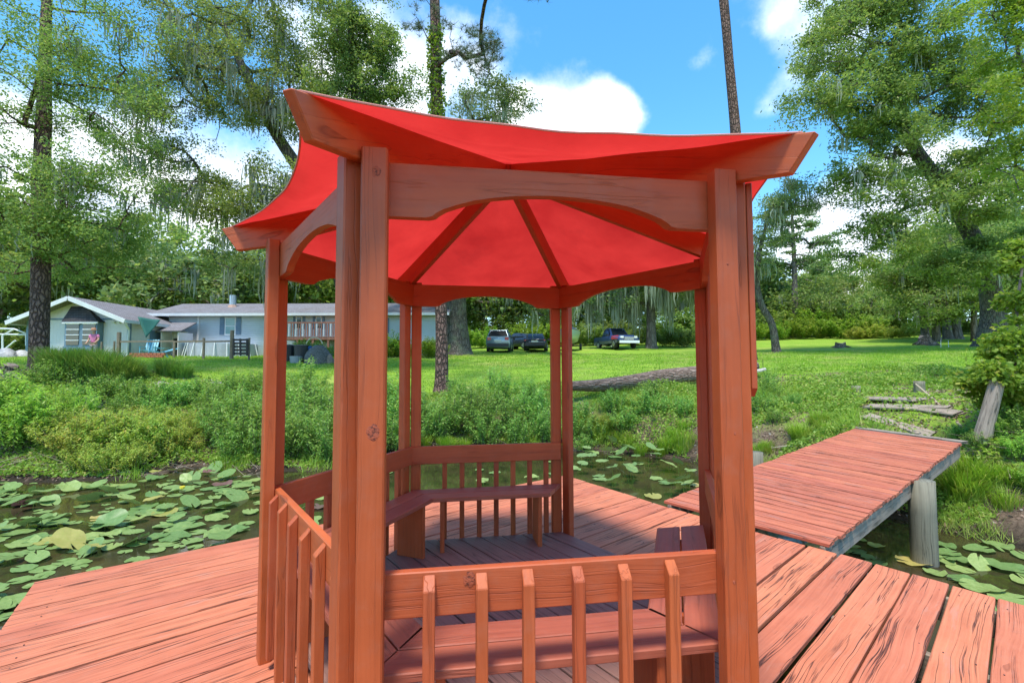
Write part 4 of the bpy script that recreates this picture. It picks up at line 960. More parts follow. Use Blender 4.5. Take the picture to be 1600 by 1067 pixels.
def grass_mesh(h, r, n, w, mat, seed, arch=.5):
    g = np.random.default_rng(seed); a = g.uniform(0, 2*math.pi, n); rr = r*np.sqrt(g.uniform(0, 1, n))*.6; b = np.stack([np.cos(a)*rr, np.sin(a)*rr, np.full(n, -.05)], 1)
    az = a+g.normal(size=n)*.7; o = np.stack([np.cos(az), np.sin(az), 0*az], 1); H_ = (h*g.uniform(.5, 1.1, n))[:, None]; ar = (arch*h*g.uniform(.2, 1.1, n))[:, None]; s = np.stack([-np.sin(az), np.cos(az), 0*az], 1)*w*g.uniform(.6, 1.3, n)[:, None]
    L = []
    for f, wf in ((0, 1), (.4, .9), (.75, .6), (1, .08)):
        c = b+o*ar*f*f; c[:, 2:] += H_*(f-.25*f**3); L += [c-s*wf, c+s*wf]
    V = np.stack(L, 1).reshape(-1, 3); F = (np.array([[0,1,3,2],[2,3,5,4],[4,5,7,6]])[None]+(np.arange(n)*8)[:, None, None]).reshape(-1, 4)
    return new_mesh('blades', V, F, [M[mat]])
SM = {'green': [shrub_mesh(1.25, .75, 34, 75, .125, .030, 'shrub', s) for s in (1, 2, 3)], 'light': [shrub_mesh(1.3, .7, 30, 75, .13, .034, 'shrub_light', s) for s in (4, 5)],
      'yellow': [shrub_mesh(.85, .75, 44, 90, .075, .026, 'yellow', s) for s in (6, 7)], 'orange': [shrub_mesh(.6, .55, 26, 45, .06, .02, 'orange', 8)],
      'round': [shrub_mesh(1.0, .8, 30, 60, .09, .05, 'shrub', s) for s in (9, 10)], 'hedge': [shrub_mesh(2.4, 1.9, 44, 90, .22, .11, 'bright', s) for s in (12, 13)],
      'hedge2': [shrub_mesh(2.6, 1.9, 44, 90, .24, .12, 'oak', s) for s in (14, 15)], 'hedge3': [shrub_mesh(2.2, 1.9, 44, 90, .2, .10, 'yellow', 16)]}
GM = {'tall': [grass_mesh(1.15, .8, 950, .010, 'darkgrass', s) for s in (1, 2)], 'bank': [grass_mesh(.6, .35, 260, .006, 'grass', s) for s in (3, 4, 5)]}
def plant(kind, x, y, d_, s, label, cat='shrub', group=None, name=None, sz=1.0, zoff=0):
    q = at(x, y, d_); z = H(q[0], q[1]); me = random.choice(SM[kind]); r = empty(name or 'shrub', (q[0], q[1], max(z, WATER_Z-.1)+zoff)); tag(r, label, cat, group)
    r.scale = (s, s, s*sz); r.rotation_euler = (0, 0, random.uniform(0, 6.28)); link('foliage', me[0], r); link('stems', me[1], r); return r
G1 = 'green shrubs along the pond bank'
def many(kind, lst, label, cat='shrub', group=G1, name='shrub', sz=1.0):
    xs = sorted(q[0] for q in lst); ds = sorted(q[2] for q in lst); n = len(lst)
    for (x, y, d_, s) in lst:
        fx = xs.index(x)/max(1, n-1); fd_ = ds.index(d_)/max(1, n-1)
        side = 'far left' if fx < .2 else 'left' if fx < .4 else 'middle' if fx < .62 else 'right' if fx < .82 else 'far right'; row = 'front' if fd_ < .34 else 'centre' if fd_ < .67 else 'rear'
        plant(kind, x, y, d_, s*random.uniform(.92, 1.08), f'{label}, {row} row, {side}' if n > 2 else f"{label}, {'left' if fx < .5 else 'right'} one", cat, group, name, sz)
many('green', [(655,640,15.2,1.0),(700,655,14.8,1.0),(745,640,15,1.15),(790,650,14.9,1.1),(835,640,15.2,1.0),(720,620,16.5,1.0),(775,618,16.6,1.1),(825,622,16.4,.9),(680,670,14.3,.85),(760,672,14.3,.9),(850,665,14.4,.8),(810,680,14.1,.7),(640,660,14.6,.9)],
     'leafy green shrub in the dense thicket behind the gazebo')
many('green', [(600,640,14.8,1.15),(620,610,16,1.2),(575,620,15,1.1),(550,660,13.4,1.),(590,680,13,.9),(520,640,13.6,1.1),(630,690,13.2,.8)], 'leafy green shrub seen between front left and back left posts')
many('green', [(470,610,15,1.15),(500,630,14.2,1.2),(460,650,13.2,1.1),(490,670,12.6,1.1),(450,690,12,.9),(510,700,12,.9),(480,585,16.5,1.1),(440,630,14,1.1)], 'leafy green shrub seen through the left opening')
many('green', [(400,620,14,1.1),(370,640,13.5,1.1),(345,660,13,1.0),(395,670,12.6,1.1),(405,700,11.9,.9),(370,695,12.1,.85),(330,630,14.2,.9),(410,590,16,1.0),(365,600,15.5,.9)], 'leafy green shrub crowding the bank left of the gazebo')
many('light', [(10,650,12,1.15),(30,665,11.8,1.1),(-10,640,12.2,1.5),(55,675,11.8,.9),(-40,660,11.6,1.5),(20,690,11.4,.9),(70,690,11.7,.6)], 'tall pale green shrub at the left bank edge')
many('light', [(95,645,13,.75),(130,640,13.2,.8),(105,670,12.2,.6)], 'small pale green shrub right of the tall ones')
many('yellow', [(120,700,11.7,1.15),(150,705,11.6,1.2),(185,700,11.7,1.25),(215,690,12,1.2),(250,705,11.9,1.0),(170,690,11.9,1.1),(160,680,12.2,.9),(195,670,12.6,.9),(240,680,12.4,.9),(265,670,12.8,.9),(285,690,12.4,.8),(140,730,10.9,.75),(175,732,10.8,.8),(205,725,11,.8),(230,660,13.2,.8),(300,665,13.2,.8)],
     'low yellow green shrub at the left water edge')
many('light', [(140,690,11.5,.8),(200,700,11.5,.85),(235,695,11.8,.8),(165,712,11.3,.6)], 'fresh green shrub growing among the yellow green ones')
many('orange', [(118,680,11.6,.9),(225,678,12.2,.8),(90,670,12.4,.8),(100,690,12,.7),(75,685,12,.6),(180,655,13.2,.6)], 'low orange tinged plant among the yellow green shrubs', 'plant')
many('round', [(150,610,14.8,.9),(175,605,15.2,.8),(205,612,15,.8),(230,620,14.6,.9),(260,612,15,.8),(290,618,15,.8),(320,600,15.8,.9),(240,640,13.8,.7),(190,630,14,.6),(60,600,15.6,.8),(90,595,15.5,.9),(120,620,14.2,.7)], 'low rounded green plant below the tall grass clumps', 'plant')
many('round', [(905,640,15,.7),(960,640,15,.75),(1020,635,15.2,.7),(930,665,14.2,.7),(975,668,14.2,.65),(1015,660,14.3,.7),(1060,655,14,.6),(910,690,13.8,.5),(900,660,14.3,.8)], 'low leafy plant on the bank in front of the fallen log', 'plant')
many('yellow', [(915,650,14.7,.6),(950,655,14.4,.6),(1000,645,14.8,.5),(880,660,14.3,.6)], 'small yellow green plant in front of the fallen log', 'plant')
many('round', [(1188,600,15,.7),(1185,640,12.8,.6),(1200,620,14,.5),(1215,665,11.8,.4),(1240,640,12.8,.4)], 'low leafy plant on the bank just right of the gazebo', 'plant')
many('round', [(1575,660,8.6,.45),(1560,680,8.3,.4),(1600,690,7.9,.5),(1500,690,8.9,.3),(1530,735,8.0,.3)], 'low leafy plant beside the leaning post', 'plant')
many('light', [(1590,730,7.6,.35),(1560,720,8.0,.3),(1600,765,7.2,.3),(1480,745,8.6,.3)], 'small feathery plant on the right bank below the leaning post', 'plant')
G2 = 'bushes in the hedge behind the cars'
many('hedge', [(725,535,44,.9),(760,532,46,1.),(640,540,42,.9),(680,540,42,.9),(800,530,48,1.),(835,530,48,1.2),(870,530,48,1.1)], 'bright round bush behind the silver and dark cars', group=G2, name='hedge_bush')
many('hedge2', [(640,530,54,1.5),(690,530,56,1.5),(740,528,58,1.6),(790,528,58,1.6),(840,528,58,1.5),(890,528,58,1.6),(940,528,60,1.7),(985,528,60,1.6),(1035,528,58,1.6),(1080,528,56,1.5),(1110,528,58,1.5)], 'tall green bush in the back row behind the vehicles', group=G2, name='hedge_bush')
many('hedge2', [(905,532,50,1.),(930,530,52,1.),(1000,530,50,.9),(1045,536,46,.9),(1070,538,44,.7),(960,528,54,1.2),(1090,534,48,.9)], 'green bush behind the blue pickup and the mossy oak', group=G2, name='hedge_bush')
many('hedge', [(1180,528,56,1.),(1215,528,56,1.),(1250,526,56,1.1),(1290,526,56,1.1),(1325,526,54,1.3),(1355,526,54,1.2),(1150,528,56,1),(1230,524,60,1.6),(1270,522,60,1.6)], 'bright bush at the back of the right lawn', group='bushes at the back of the right lawn', name='hedge_bush')
many('hedge2', [(1195,526,60,1.6),(1345,524,60,1.8),(1310,524,62,1.8),(1375,524,60,1.3),(1400,526,58,1.1),(1430,526,56,1.1),(1470,526,56,1.1),(1510,526,56,1.2),(1560,526,50,1.2),(1600,530,46,1.3)], 'darker green bush at the back of the right lawn', group='bushes at the back of the right lawn', name='hedge_bush')
many('hedge3', [(1360,526,52,.8),(1385,527,51,.7),(1415,528,50,.7),(1335,528,52,.6)], 'yellow green sunlit bush at the back of the right lawn', group='bushes at the back of the right lawn', name='hedge_bush')
many('hedge2', [(-60,545,38,1.5),(0,545,40,1.4),(40,548,38,1.2),(-20,550,34,1.)], 'dark bush left of the gable house', group='bushes left of the gable house', name='hedge_bush')
many('hedge', [(615,555,30,.5),(632,556,30.2,.55),(665,556,29.5,.6),(680,554,30,.5),(605,552,30.6,.7)], 'leafy garden bush against the right end of the long house wall', group='garden bushes at the long house', name='garden_bush')
def grassclump(kind, x, y, d_, s, label, group=None, name='grass_clump'):
    q = at(x, y, d_); z = H(q[0], q[1]); o = link(name, random.choice(GM[kind]), None, loc=(q[0], q[1], max(z, WATER_Z-.02))); o.scale = (s, s, s*random.uniform(.85, 1.15)); o.rotation_euler = (0, 0, random.uniform(0, 6.28)); tag(o, label, 'grass clump', group)
for (x, y, s), w_ in zip(((92,590,1.05),(108,585,1.),(118,596,1.1),(145,598,1.15),(160,584,1.1),(172,594,1.1),(185,582,1.),(196,590,.95)), ('leftmost', 'second', 'third', 'fourth', 'fifth', 'sixth', 'seventh', 'rightmost')): grassclump('tall', x, y, 16.4, s, w_+' tall dark grass clump from the left in the row before the gable house', 'tall grass clumps before the gable house')
grassclump('tall', 262, 582, 17.6, .72, 'left part of the separate grass tuft before the above ground pool'); grassclump('tall', 284, 582, 17.6, .68, 'right part of the separate grass tuft before the above ground pool')
LAND = [tuple(at(x, y, d_)[:2]) for x, y, d_ in ((1335,668,9.2),(1345,640,10.9),(1360,615,12.6),(1440,612,12.4),(1490,640,10.4),(1510,668,9.0))]
LITT = [tuple(at(x, y, d_)[:2]) for x, y, d_ in ((1480,628,11.3),(1620,628,10.4),(1660,700,7.9),(1510,698,8.3))]
def off_landing(X, Y, keep=.12):
    k = np.ones(len(X), bool)
    for i in np.where((X > 4) & (X < 13) & (Y > 4) & (Y < 11))[0]:
        if (inpoly((X[i], Y[i]), LAND) or inpoly((X[i], Y[i]), LITT)) and rng.uniform() > keep: k[i] = False
    return k
def inpoly(p, poly):
    c = False; n = len(poly); j = n-1
    for i in range(n):
        if (poly[i][1] > p[1]) != (poly[j][1] > p[1]) and p[0] < (poly[j][0]-poly[i][0])*(p[1]-poly[i][1])/(poly[j][1]-poly[i][1])+poly[i][0]: c = not c
        j = i
    return c
for x, y, d_, s_ in [(random.uniform(905,1085), random.uniform(668,712), None, random.uniform(.7,1.1)) for _ in range(16)]+[(random.uniform(1185,1330), None, None, random.uniform(.5,.9)) for _ in range(12)]+[(random.uniform(1490,1640), None, 1, random.uniform(.6,1.)) for _ in range(16)]+[(random.uniform(640,860), random.uniform(690,712), None, random.uniform(.6,.9)) for _ in range(8)]:
    if y is None and d_ is None: y = np.interp(x, [1185,1330], [725,662])+random.uniform(-22,-2); where_ = 'beside the left edge of the walkway'
    elif d_ == 1: y = random.uniform(735, 800) if x > 1500 else random.uniform(745,775); where_ = 'on the bank right of the walkway'
    else: where_ = 'at the shoreline behind the gazebo' if x < 880 else 'at the shoreline seen between the right posts'
    # walk down the view ray until it meets the ground
    for dd in np.arange(5.5, 22, .08):
        q = at(x, y, dd)
        if q[2] < H(q[0], q[1]): break
    if q[2] > WATER_Z-.05:
        o = link('grass_clump', random.choice(GM['bank']), None, loc=(q[0], q[1], q[2]-.03)); o.scale = (s_, s_, s_*random.uniform(.8,1.2)); o.rotation_euler = (0, 0, random.uniform(0, 6.28)); tag(o, 'loose bright grass clump '+where_, 'grass clump', 'bright grass clumps '+where_)
# lawn blades, long bank grass, creeping ground cover: uncountable, one object each
def ground_samples(n, x0, x1, d0, d1, p=1.0):
    x = rng.uniform(x0, x1, n); d_ = d0+(d1-d0)*rng.uniform(0, 1, n)**p
    X = CAM[0]+(x-800)/FPX*d_; Y = CAM[1]+d_; Z = height(X, Y); return X, Y, Z
def vnoise(x, y, s, seed):
    g = np.random.default_rng(seed); o = 0
    for k in range(5):
        a = g.uniform(0, 6.28); f = s*(1.0+.7*k); o = o+np.sin((x*math.cos(a)+y*math.sin(a))*f+g.uniform(0, 6.28)+1.3*np.sin((x*math.sin(a)-y*math.cos(a))*f*.7))/(1+.5*k)
    return o/2.4
def blades(X, Y, Z, h, w, seed, lean=.35):
    n = len(X); az = rng.uniform(0, 2*math.pi, n); s = np.stack([np.cos(az), np.sin(az), 0*az], 1)*(w*rng.uniform(.6, 1.4, n))[:, None]; b = np.stack([X, Y, Z-.01], 1)
    hh = h*rng.uniform(.5, 1.2, n); t = b+np.stack([rng.normal(size=n)*lean*hh, rng.normal(size=n)*lean*hh, hh], 1)
    V = np.stack([b-s, b+s, t], 1).reshape(-1, 3); return V, np.arange(3*n).reshape(-1, 3)
X, Y, Z = ground_samples(330000, -150, 1750, 8, 34, .8); k = (Z > .1+.25*vnoise(X, Y, 1.2, 5)) & ((vnoise(X, Y, .8, 6) > -.45) | (Y > 17)) & (rng.uniform(0, 1, len(X)) < .75) & off_landing(X, Y)
X, Y, Z = X[k], Y[k], Z[k]; V, F = blades(X, Y, Z, .05+.05*np.clip(vnoise(X, Y, .5, 7), 0, 1)+.0012*np.hypot(X, Y), .004+.00055*(Y+3), 1)
tag(link('lawn_grass', new_mesh('lawn_grass', V, F, [M['grass']])), 'short bright lawn grass', kind='stuff')
X, Y, Z = ground_samples(160000, -100, 1750, 6.5, 17, 1.); nz = vnoise(X, Y, .9, 8); right = X > 2.6
k = (Z > -.93) & (Z < np.where(right, .75, .1)) & (nz > np.where(right, -.15, .45)) & off_landing(X, Y, .05); X, Y, Z = X[k], Y[k], Z[k]; V, F = blades(X, Y, Z, .16+.28*np.clip(vnoise(X, Y, .9, 8)+.1, 0, 1), .006, 2, .5)
tag(link('bank_grass', new_mesh('bank_grass', V, F, [M['grass']])), 'long loose grass on the bank and shoreline', kind='stuff')
X, Y, Z = ground_samples(250000, -150, 1750, 7, 19, 1.); nz = vnoise(X, Y, 1.1, 9); k = (Z > -.86) & (Z < 1.35) & (nz > -.42+.5*(Z > .9)+.1*(X > 4.5)) & off_landing(X, Y, .08); X, Y, Z, nz = X[k], Y[k], Z[k], nz[k]
hh = np.clip(nz+.2, 0, 1)*.34*rng.uniform(0, 1, len(X)); V, F = leaves_geo(np.stack([X, Y, Z+.03+hh], 1), .085, .05, 0, .8)
tag(link('ground_cover', new_mesh('ground_cover', V, F, [M['cover']])), 'creeping leafy weeds covering the bank', kind='stuff')
M['litter'] = leaf_mat('dead_leaf_litter', (.14,.085,.055), (.34,.24,.17), (.42,.36,.30), .1, rough=.9)
X, Y, Z = ground_samples(60000, -100, 1700, 6.8, 18, 1.); k = (Z > -.88) & (Z < 1.5); X, Y, Z = X[k], Y[k], Z[k]; V, F = leaves_geo(np.stack([X, Y, Z+.015], 1), .075, .035, 0, 0); 
tag(link('leaf_litter', new_mesh('leaf_litter', V, F, [M['litter']])), 'brown leaf litter on the bank', kind='stuff')
# dry reed stems at the waterline
m = MB()
for i in range(260):
    x = random.choice([random.uniform(0, 420), random.uniform(0, 420), random.uniform(640, 1090), random.uniform(1470, 1650)]); 
    a = onz(x, {0: 738}.get(0) if x < 430 else (706 if x < 1100 else 800), WATER_Z); a[1] += random.uniform(-.5, .6); L = random.uniform(.25, .7); an = random.uniform(0, 6.28); el = random.uniform(-.05, .5)
    a[2] = max(H(a[0], a[1]), WATER_Z)+.02; m.tube([a, a+np.array([math.cos(an)*math.cos(el), math.sin(an)*math.cos(el), math.sin(el)])*L], [.006, .003], 3)
tag(m.build('dry_stems', plain('dry_stem', (.30,.24,.17), .9)), 'dry fallen stems along the waterline', kind='stuff')

# ------------------------------------------------------------------ lily pads
def pad_mat(name, c1, c2, vein):
    t = NT(name); tcn = t.n('ShaderNodeTexCoord'); oi = t.n('ShaderNodeObjectInfo'); s = t.n('ShaderNodeSeparateXYZ'); t.l(tcn.outputs['Object'], s.inputs[0])
    an = t.math('ARCTAN2', s.outputs[1], s.outputs[0]); vn = t.math('ABSOLUTE', t.math('SINE', t.math('MULTIPLY', an, 9.0))); vm = t.ramp(vn, [(0, 1), (.12, 0)])
    n = t.noise(tcn.outputs['Object'], 7, 5, .65); col = t.mix(t.ramp(n, [(.3, 0), (.7, 1)]), c1, c2)
    col = t.mix(t.math('MULTIPLY', vm, .35), col, vein)
    sp = t.ramp(t.noise(tcn.outputs['Object'], 19, 3, .6), [(.66, 0), (.72, 1)]); col = t.mix(t.math('MULTIPLY', sp, .6), col, (.22,.15,.05))
    hue = t.n('ShaderNodeHueSaturation'); t.l(col, hue.inputs['Color']); t.l(t.math('MULTIPLY_ADD', oi.outputs['Random'], .45, .78), hue.inputs['Value']); t.l(t.math('MULTIPLY_ADD', oi.outputs['Random'], -.05, .515), hue.inputs['Hue']); col = hue.outputs[0]
    p = t.bsdf(col, .42, t.bump(t.math('ADD', vm, n), .25, .004), spec=.4); tr = t.n('ShaderNodeBsdfTranslucent'); t.l(col, tr.inputs[0]); ms = t.n('ShaderNodeMixShader'); ms.inputs[0].default_value = .2
    t.l(p, ms.inputs[1]); t.l(tr.outputs[0], ms.inputs[2]); return t.done(ms.outputs[0])
M['pad'] = pad_mat('lily_pad_green', (.14,.25,.06), (.25,.36,.115), (.36,.46,.18)); M['pad_y'] = pad_mat('lily_pad_yellow', (.36,.36,.08), (.46,.40,.12), (.35,.24,.08)); M['pad_b'] = pad_mat('lily_pad_purple_brown', (.14,.075,.06), (.22,.13,.10), (.25,.2,.1))
def pad_mesh(seed, mat, wav=1.0):
    g = np.random.default_rng(seed); n = 26; V = [(-.12, 0, .0)]; F = []; ph = g.uniform(0, 6.28, 4)
    for ring, rf in ((0, .5), (1, 1.0)):
        for i in range(n):
            a = math.pi-(.16+ .0*ring)-(2*math.pi-.32)*i/(n-1)
            el = 1+.18*math.cos(a)-.0; r = .5*rf*el*(1+.03*math.sin(5*a+ph[0]))
            e = abs(math.pi-abs(a)); r *= 1+.10*math.exp(-(e/.5)**2)
            x, y = r*math.cos(a)*1.08-.05, r*math.sin(a)*.86
            z = wav*(rf**2)*(.035*math.sin(2*a+ph[1])+.022*math.sin(5*a+ph[2])+.03)+ (.02 if rf > .9 else 0)*math.sin(9*a+ph[3])*.5
            V.append((x, y, z))
    for i in range(n-1): F += [(0, 1+i+1, 1+i), (1+i, 1+i+1, 1+n+i+1, 1+n+i)]
    return new_mesh('lily_pad', V, [f[::-1] for f in F], [M[mat]], True)
PM = [pad_mesh(i, 'pad', w) for i, w in enumerate((.25, .4, .6, .9, 1.3, 1.8, .3, .8))]; PY = [pad_mesh(20, 'pad_y', 1.2), pad_mesh(21, 'pad_y', .6)]; PB = [pad_mesh(22, 'pad_b', 1.4)]
def inpoly(p, poly):
    c = False; n = len(poly); j = n-1
    for i in range(n):
        if (poly[i][1] > p[1]) != (poly[j][1] > p[1]) and p[0] < (poly[j][0]-poly[i][0])*(p[1]-poly[i][1])/(poly[j][1]-poly[i][1])+poly[i][0]: c = not c
        j = i
    return c
deckpoly = [tuple(Lp(-.25)), tuple(Rp(0)+np.array([0,.25])), tuple(Rp(8)), tuple(Lp(8))]
wkpoly = [tuple(SL[:2]), tuple(EL[:2]), tuple(ER[:2]), tuple(SR[:2])]
pads = []
def scatter_pads(poly_px, n, rmin, rmax, dist, label, group, raised=.25, yel=.04, brn=.04, lift=.0):
    P = [tuple(onz(x, y, WATER_Z)[:2]) for x, y in poly_px]; xs = [p[0] for p in P]; ys = [p[1] for p in P]; got = 0
    for _ in range(n*40):
        if got >= n: break
        p = (random.uniform(min(xs), max(xs)), random.uniform(min(ys), max(ys)))
        if not inpoly(p, P) or H(*p) > WATER_Z-.04: continue
        L = random.uniform(rmin, rmax)
        if any((p[0]-q[0])**2+(p[1]-q[1])**2 < (dist*(L+q[2])/2)**2 for q in pads): continue
        if inpoly(p, deckpoly): continue
        pads.append((p[0], p[1], L)); got += 1
        u = random.random(); me = random.choice(PY) if u < yel else (random.choice(PB) if u < yel+brn else random.choice(PM))
        rz = random.random() < raised; z = WATER_Z+.012+random.uniform(0, .02)
        o = link('lily_pad', me, None, loc=(p[0], p[1], z)); o.rotation_euler = (random.gauss(0, .02), random.gauss(0, .02), random.uniform(0, 6.28)); o.scale = (L, L, L)
        if rz:
            hgt = random.uniform(.04, .14)+lift*random.uniform(.3, 1); o.location.z = WATER_Z+hgt; o.rotation_euler = (random.gauss(0, .3), random.gauss(0, .3), random.uniform(0, 6.28))
            sm = MB(); a = Vector((-.12, 0, 0)); Rm = o.rotation_euler.to_matrix().inverted(); dn = Rm @ Vector((0, 0, -(hgt+.15)/L)); sm.tube([a, a+dn*.5+Vector((.02,.02,0)), a+dn], .012, 5); sm.build('stem', M['yellow'], o)
        if 'deck' in label or 'pile' in label:
            dist_ = math.hypot(p[0]-CAM[0], p[1]-CAM[1]); bear = math.degrees(math.atan2(p[0]-CAM[0], p[1]-CAM[1]))
            if 'left of the deck' in label:
                where = 'close by the deck edge' if dist_ < 7.0 else ('out in the middle' if dist_ < 9.5 else 'near the bushy shore'); side = 'at the far left' if bear < -52 else ('on the left' if bear < -40 else 'towards the gazebo')
                label_ = f"{'wide' if L > .42 else 'medium' if L > .34 else 'small'} green lily pad {'lifted and tilted ' if rz else 'lying flat '}{where}, {side}"
            else: label_ = f"{'wide' if L > .34 else 'small'} {'tilted ' if rz else ''}{label}"
        else: label_ = f"{'tilted ' if rz else 'flat '}{'wide ' if L > .31 else 'small ' if 'small' not in label else ''}{label}"
        label, keep_l = label_, label
        tag(o, label if me in PM else {True: label.replace('green', 'yellow'), False: label.replace('green', 'brown')}[me in PY], 'lily pad', group if me in PM else group.replace('green', 'yellow' if me in PY else 'brown'))
        label = keep_l
scatter_pads([(-350,760),(0,752),(190,752),(240,730),(330,728),(404,742),(404,848),(60,900),(-10,1010),(-500,1067)], 252, .22, .44, .38, 'green lily pad floating on the pond left of the deck', 'green lily pads left of the deck'  , .36, .03, .03)
scatter_pads([(404,742),(530,745),(530,830),(404,845)], 20, .24, .40, .58, 'green lily pad seen between the left posts of the gazebo', 'green lily pads between the left posts', .3)
scatter_pads([(530,735),(640,705),(880,700),(880,745),(640,800),(530,820)], 18, .22, .36, .65, 'green lily pad behind the back railing of the gazebo', 'green lily pads behind the back railing', .4)
scatter_pads([(893,700),(1000,698),(1088,720),(1088,775),(1040,790),(895,752)], 40, .24, .38, .36, 'green lily pad behind the gap between the right posts', 'green lily pads behind the right opening', .7, .06, 0, .3)
scatter_pads([(1265,850),(1360,840),(1400,870),(1330,900)], 12, .15, .24, .62, 'green small lily pad beside the walkway beam', 'green small lily pads beside the walkway beam', .1)
scatter_pads([(1400,880),(1480,850),(1560,855),(1750,870),(1850,1000),(1600,945)], 34, .22, .42, .58, 'green lily pad on the pond right of the round pile', 'green lily pads right of the round pile', .1, .06, .0)
scatter_pads([(1540,950),(1700,980),(1900,1200),(1560,1080)], 12, .25, .4, .6, 'green lily pad close below the right deck edge', 'green lily pads below the right deck edge', .1)
# past the limit: the many small pads between them, as one object
sv = []; sf = []
for _ in range(2600):
    x = random.uniform(-150, 404); y = random.uniform(742, 1000); q = onz(x, y, WATER_Z+.006)
    if len(sf) > 230*1 and len(sv) > 230*13: break
    if inpoly((q[0], q[1]), deckpoly) or H(q[0], q[1]) > WATER_Z-.03: continue
    L = random.uniform(.07, .15); a0 = random.uniform(0, 6.28); b = len(sv); sv.append((q[0], q[1], q[2]+.001+random.uniform(0,.004)))
    for i in range(12): a = a0+.25+(2*math.pi-.5)*i/11; sv.append((q[0]+L*math.cos(a), q[1]+L*.85*math.sin(a), q[2]+random.uniform(0, .012)))
    sf += [(b, b+1+i, b+2+i) for i in range(11)]
    if len(sv) > 300*13: break
tag(link('small_lily_pads', new_mesh('small_lily_pads', sv, sf, [M['pad']])), 'many small floating pads scattered between the wide ones', kind='stuff')
# yellow pond lily flower
q = onz(285, 764, WATER_Z+.06); m = MB(); 
for k in range(7):
    a = k*.9; m.tube([q, q+np.array([math.cos(a)*.03, math.sin(a)*.03, .03]), q+np.array([math.cos(a)*.035, math.sin(a)*.035, .06])], [.008,.02,.012], 5)
tag(m.build('water_lily_flower', plain('yellow_petals', (.75,.6,.05), .5)), 'small yellow flower among the lily pads on the left', 'flower')
# ------------------------------------------------------------------ houses
def siding(name, c1, c2, horiz=True, step=.14):
    t = NT(name); tcn = t.n('ShaderNodeTexCoord'); v = tcn.outputs['Object']; s = t.n('ShaderNodeSeparateXYZ'); t.l(v, s.inputs[0])
    a = s.outputs[2] if horiz else t.math('ADD', s.outputs[0], s.outputs[1]); fr = t.math('FRACT', t.math('DIVIDE', a, step)); n = t.noise(v, 1.2, 5, .6)
    line = t.math('LESS_THAN', fr, .12); col = t.mix(t.ramp(n, [(.3, 0), (.7, 1)]), c2, c1); col = t.mix(t.math('MULTIPLY', t.ramp(t.noise(v, .5, 5, .7), [(.5, 0), (.75, 1)]), .35), col, tuple(c*.7 for c in c2))
    h = t.math('SUBTRACT', fr if horiz else 1.0, t.math('MULTIPLY', line, .6)); return t.done(t.bsdf(col, .6, t.bump(h, .9, .02), spec=.3))
M['wall_white'] = siding('white_grooved_siding', (.68,.655,.645), (.61,.59,.58), False, .2); M['wall_blue'] = siding('pale_blue_lap_siding', (.50,.565,.60), (.44,.505,.545), True, .14)
M['trim_blue'] = plain('slate_blue_trim', (.12,.19,.26), .5, nscale=4); M['trim_white'] = plain('white_trim', (.64,.65,.65), .5, nscale=3, namt=.08)
def shingle_mat(name, c1, c2):
    t = NT(name); tcn = t.n('ShaderNodeTexCoord'); v = tcn.outputs['Object']; br = t.n('ShaderNodeTexBrick'); t.l(t.mapping(v, (1, 1, 1)), br.inputs['Vector']); br.inputs['Scale'].default_value = 3.2
    br.inputs['Color1'].default_value = (*c1, 1); br.inputs['Color2'].default_value = (*c2, 1); br.inputs['Mortar'].default_value = (*[x*.4 for x in c2], 1); br.inputs['Mortar Size'].default_value = .03
    col = t.mix(t.math('MULTIPLY', t.ramp(t.noise(v, 1.1, 5, .7), [(.45, 0), (.7, 1)]), .5), br.outputs['Color'], (.13,.10,.085)); return t.done(t.bsdf(col, .9, t.bump(t.noise(v, 30, 3), .4, .01), spec=.2))
M['shingle'] = shingle_mat('grey_shingles', (.27,.25,.255), (.19,.18,.185)); M['shingle_dark'] = shingle_mat('dark_shingles', (.085,.08,.09), (.05,.048,.055))
M['glass'] = plain('dark_window_glass', (.02,.028,.03), .06, spec=.8); M['glass_teal'] = plain('curtained_glass', (.16,.30,.30), .15, spec=.6)
M['pink'] = plain('pink_shirt', (.55,.16,.32), .8); M['darkint'] = plain('dark_opening', (.03,.028,.026), .8)
def X_at(x, d_): return CAM[0]+(x-800)/FPX*d_
def Z_at(x, y, d_): return at(x, y, d_)[2]
dF, dK = 28., 34.2; yF, yK = CAM[1]+dF, CAM[1]+dK; xl, xr = X_at(42, dF), X_at(200, dF); gb = 1.75; ez = 4.40; xm = (xl+xr)/2; rz = 5.62
h1 = empty('gable_house', (xm, (yF+yK)/2, gb)); tag(h1, 'pale grey house with a front gable, shingled bay window and blue trim', 'house'); O1 = tuple(h1.location)
m = MB(); m.add([(xl,yF,gb),(xr,yF,gb),(xr,yF,ez),(xm,yF,rz-.12),(xl,yF,ez),(xl,yK,gb),(xr,yK,gb),(xr,yK,ez),(xm,yK,rz-.12),(xl,yK,ez)], [(0,1,2,3,4),(9,8,7,6,5),(1,6,7,2),(0,4,9,5)]); m.build('wall', M['wall_white'], h1, off=O1)
def slab(a, b, c, d, th):  # roof slab from four top corners
    V = [np.array(p, float) for p in (a, b, c, d)]; n = np.cross(V[1]-V[0], V[3]-V[0]); n /= np.linalg.norm(n); n *= np.sign(n[2]); W2 = [p-n*th for p in V]
    return V+W2, [(0,1,2,3),(7,6,5,4),(0,4,5,1),(1,5,6,2),(2,6,7,3),(3,7,4,0)]
fo = .75; oh = .55; sl = (rz-ez)/((xr-xl)/2)
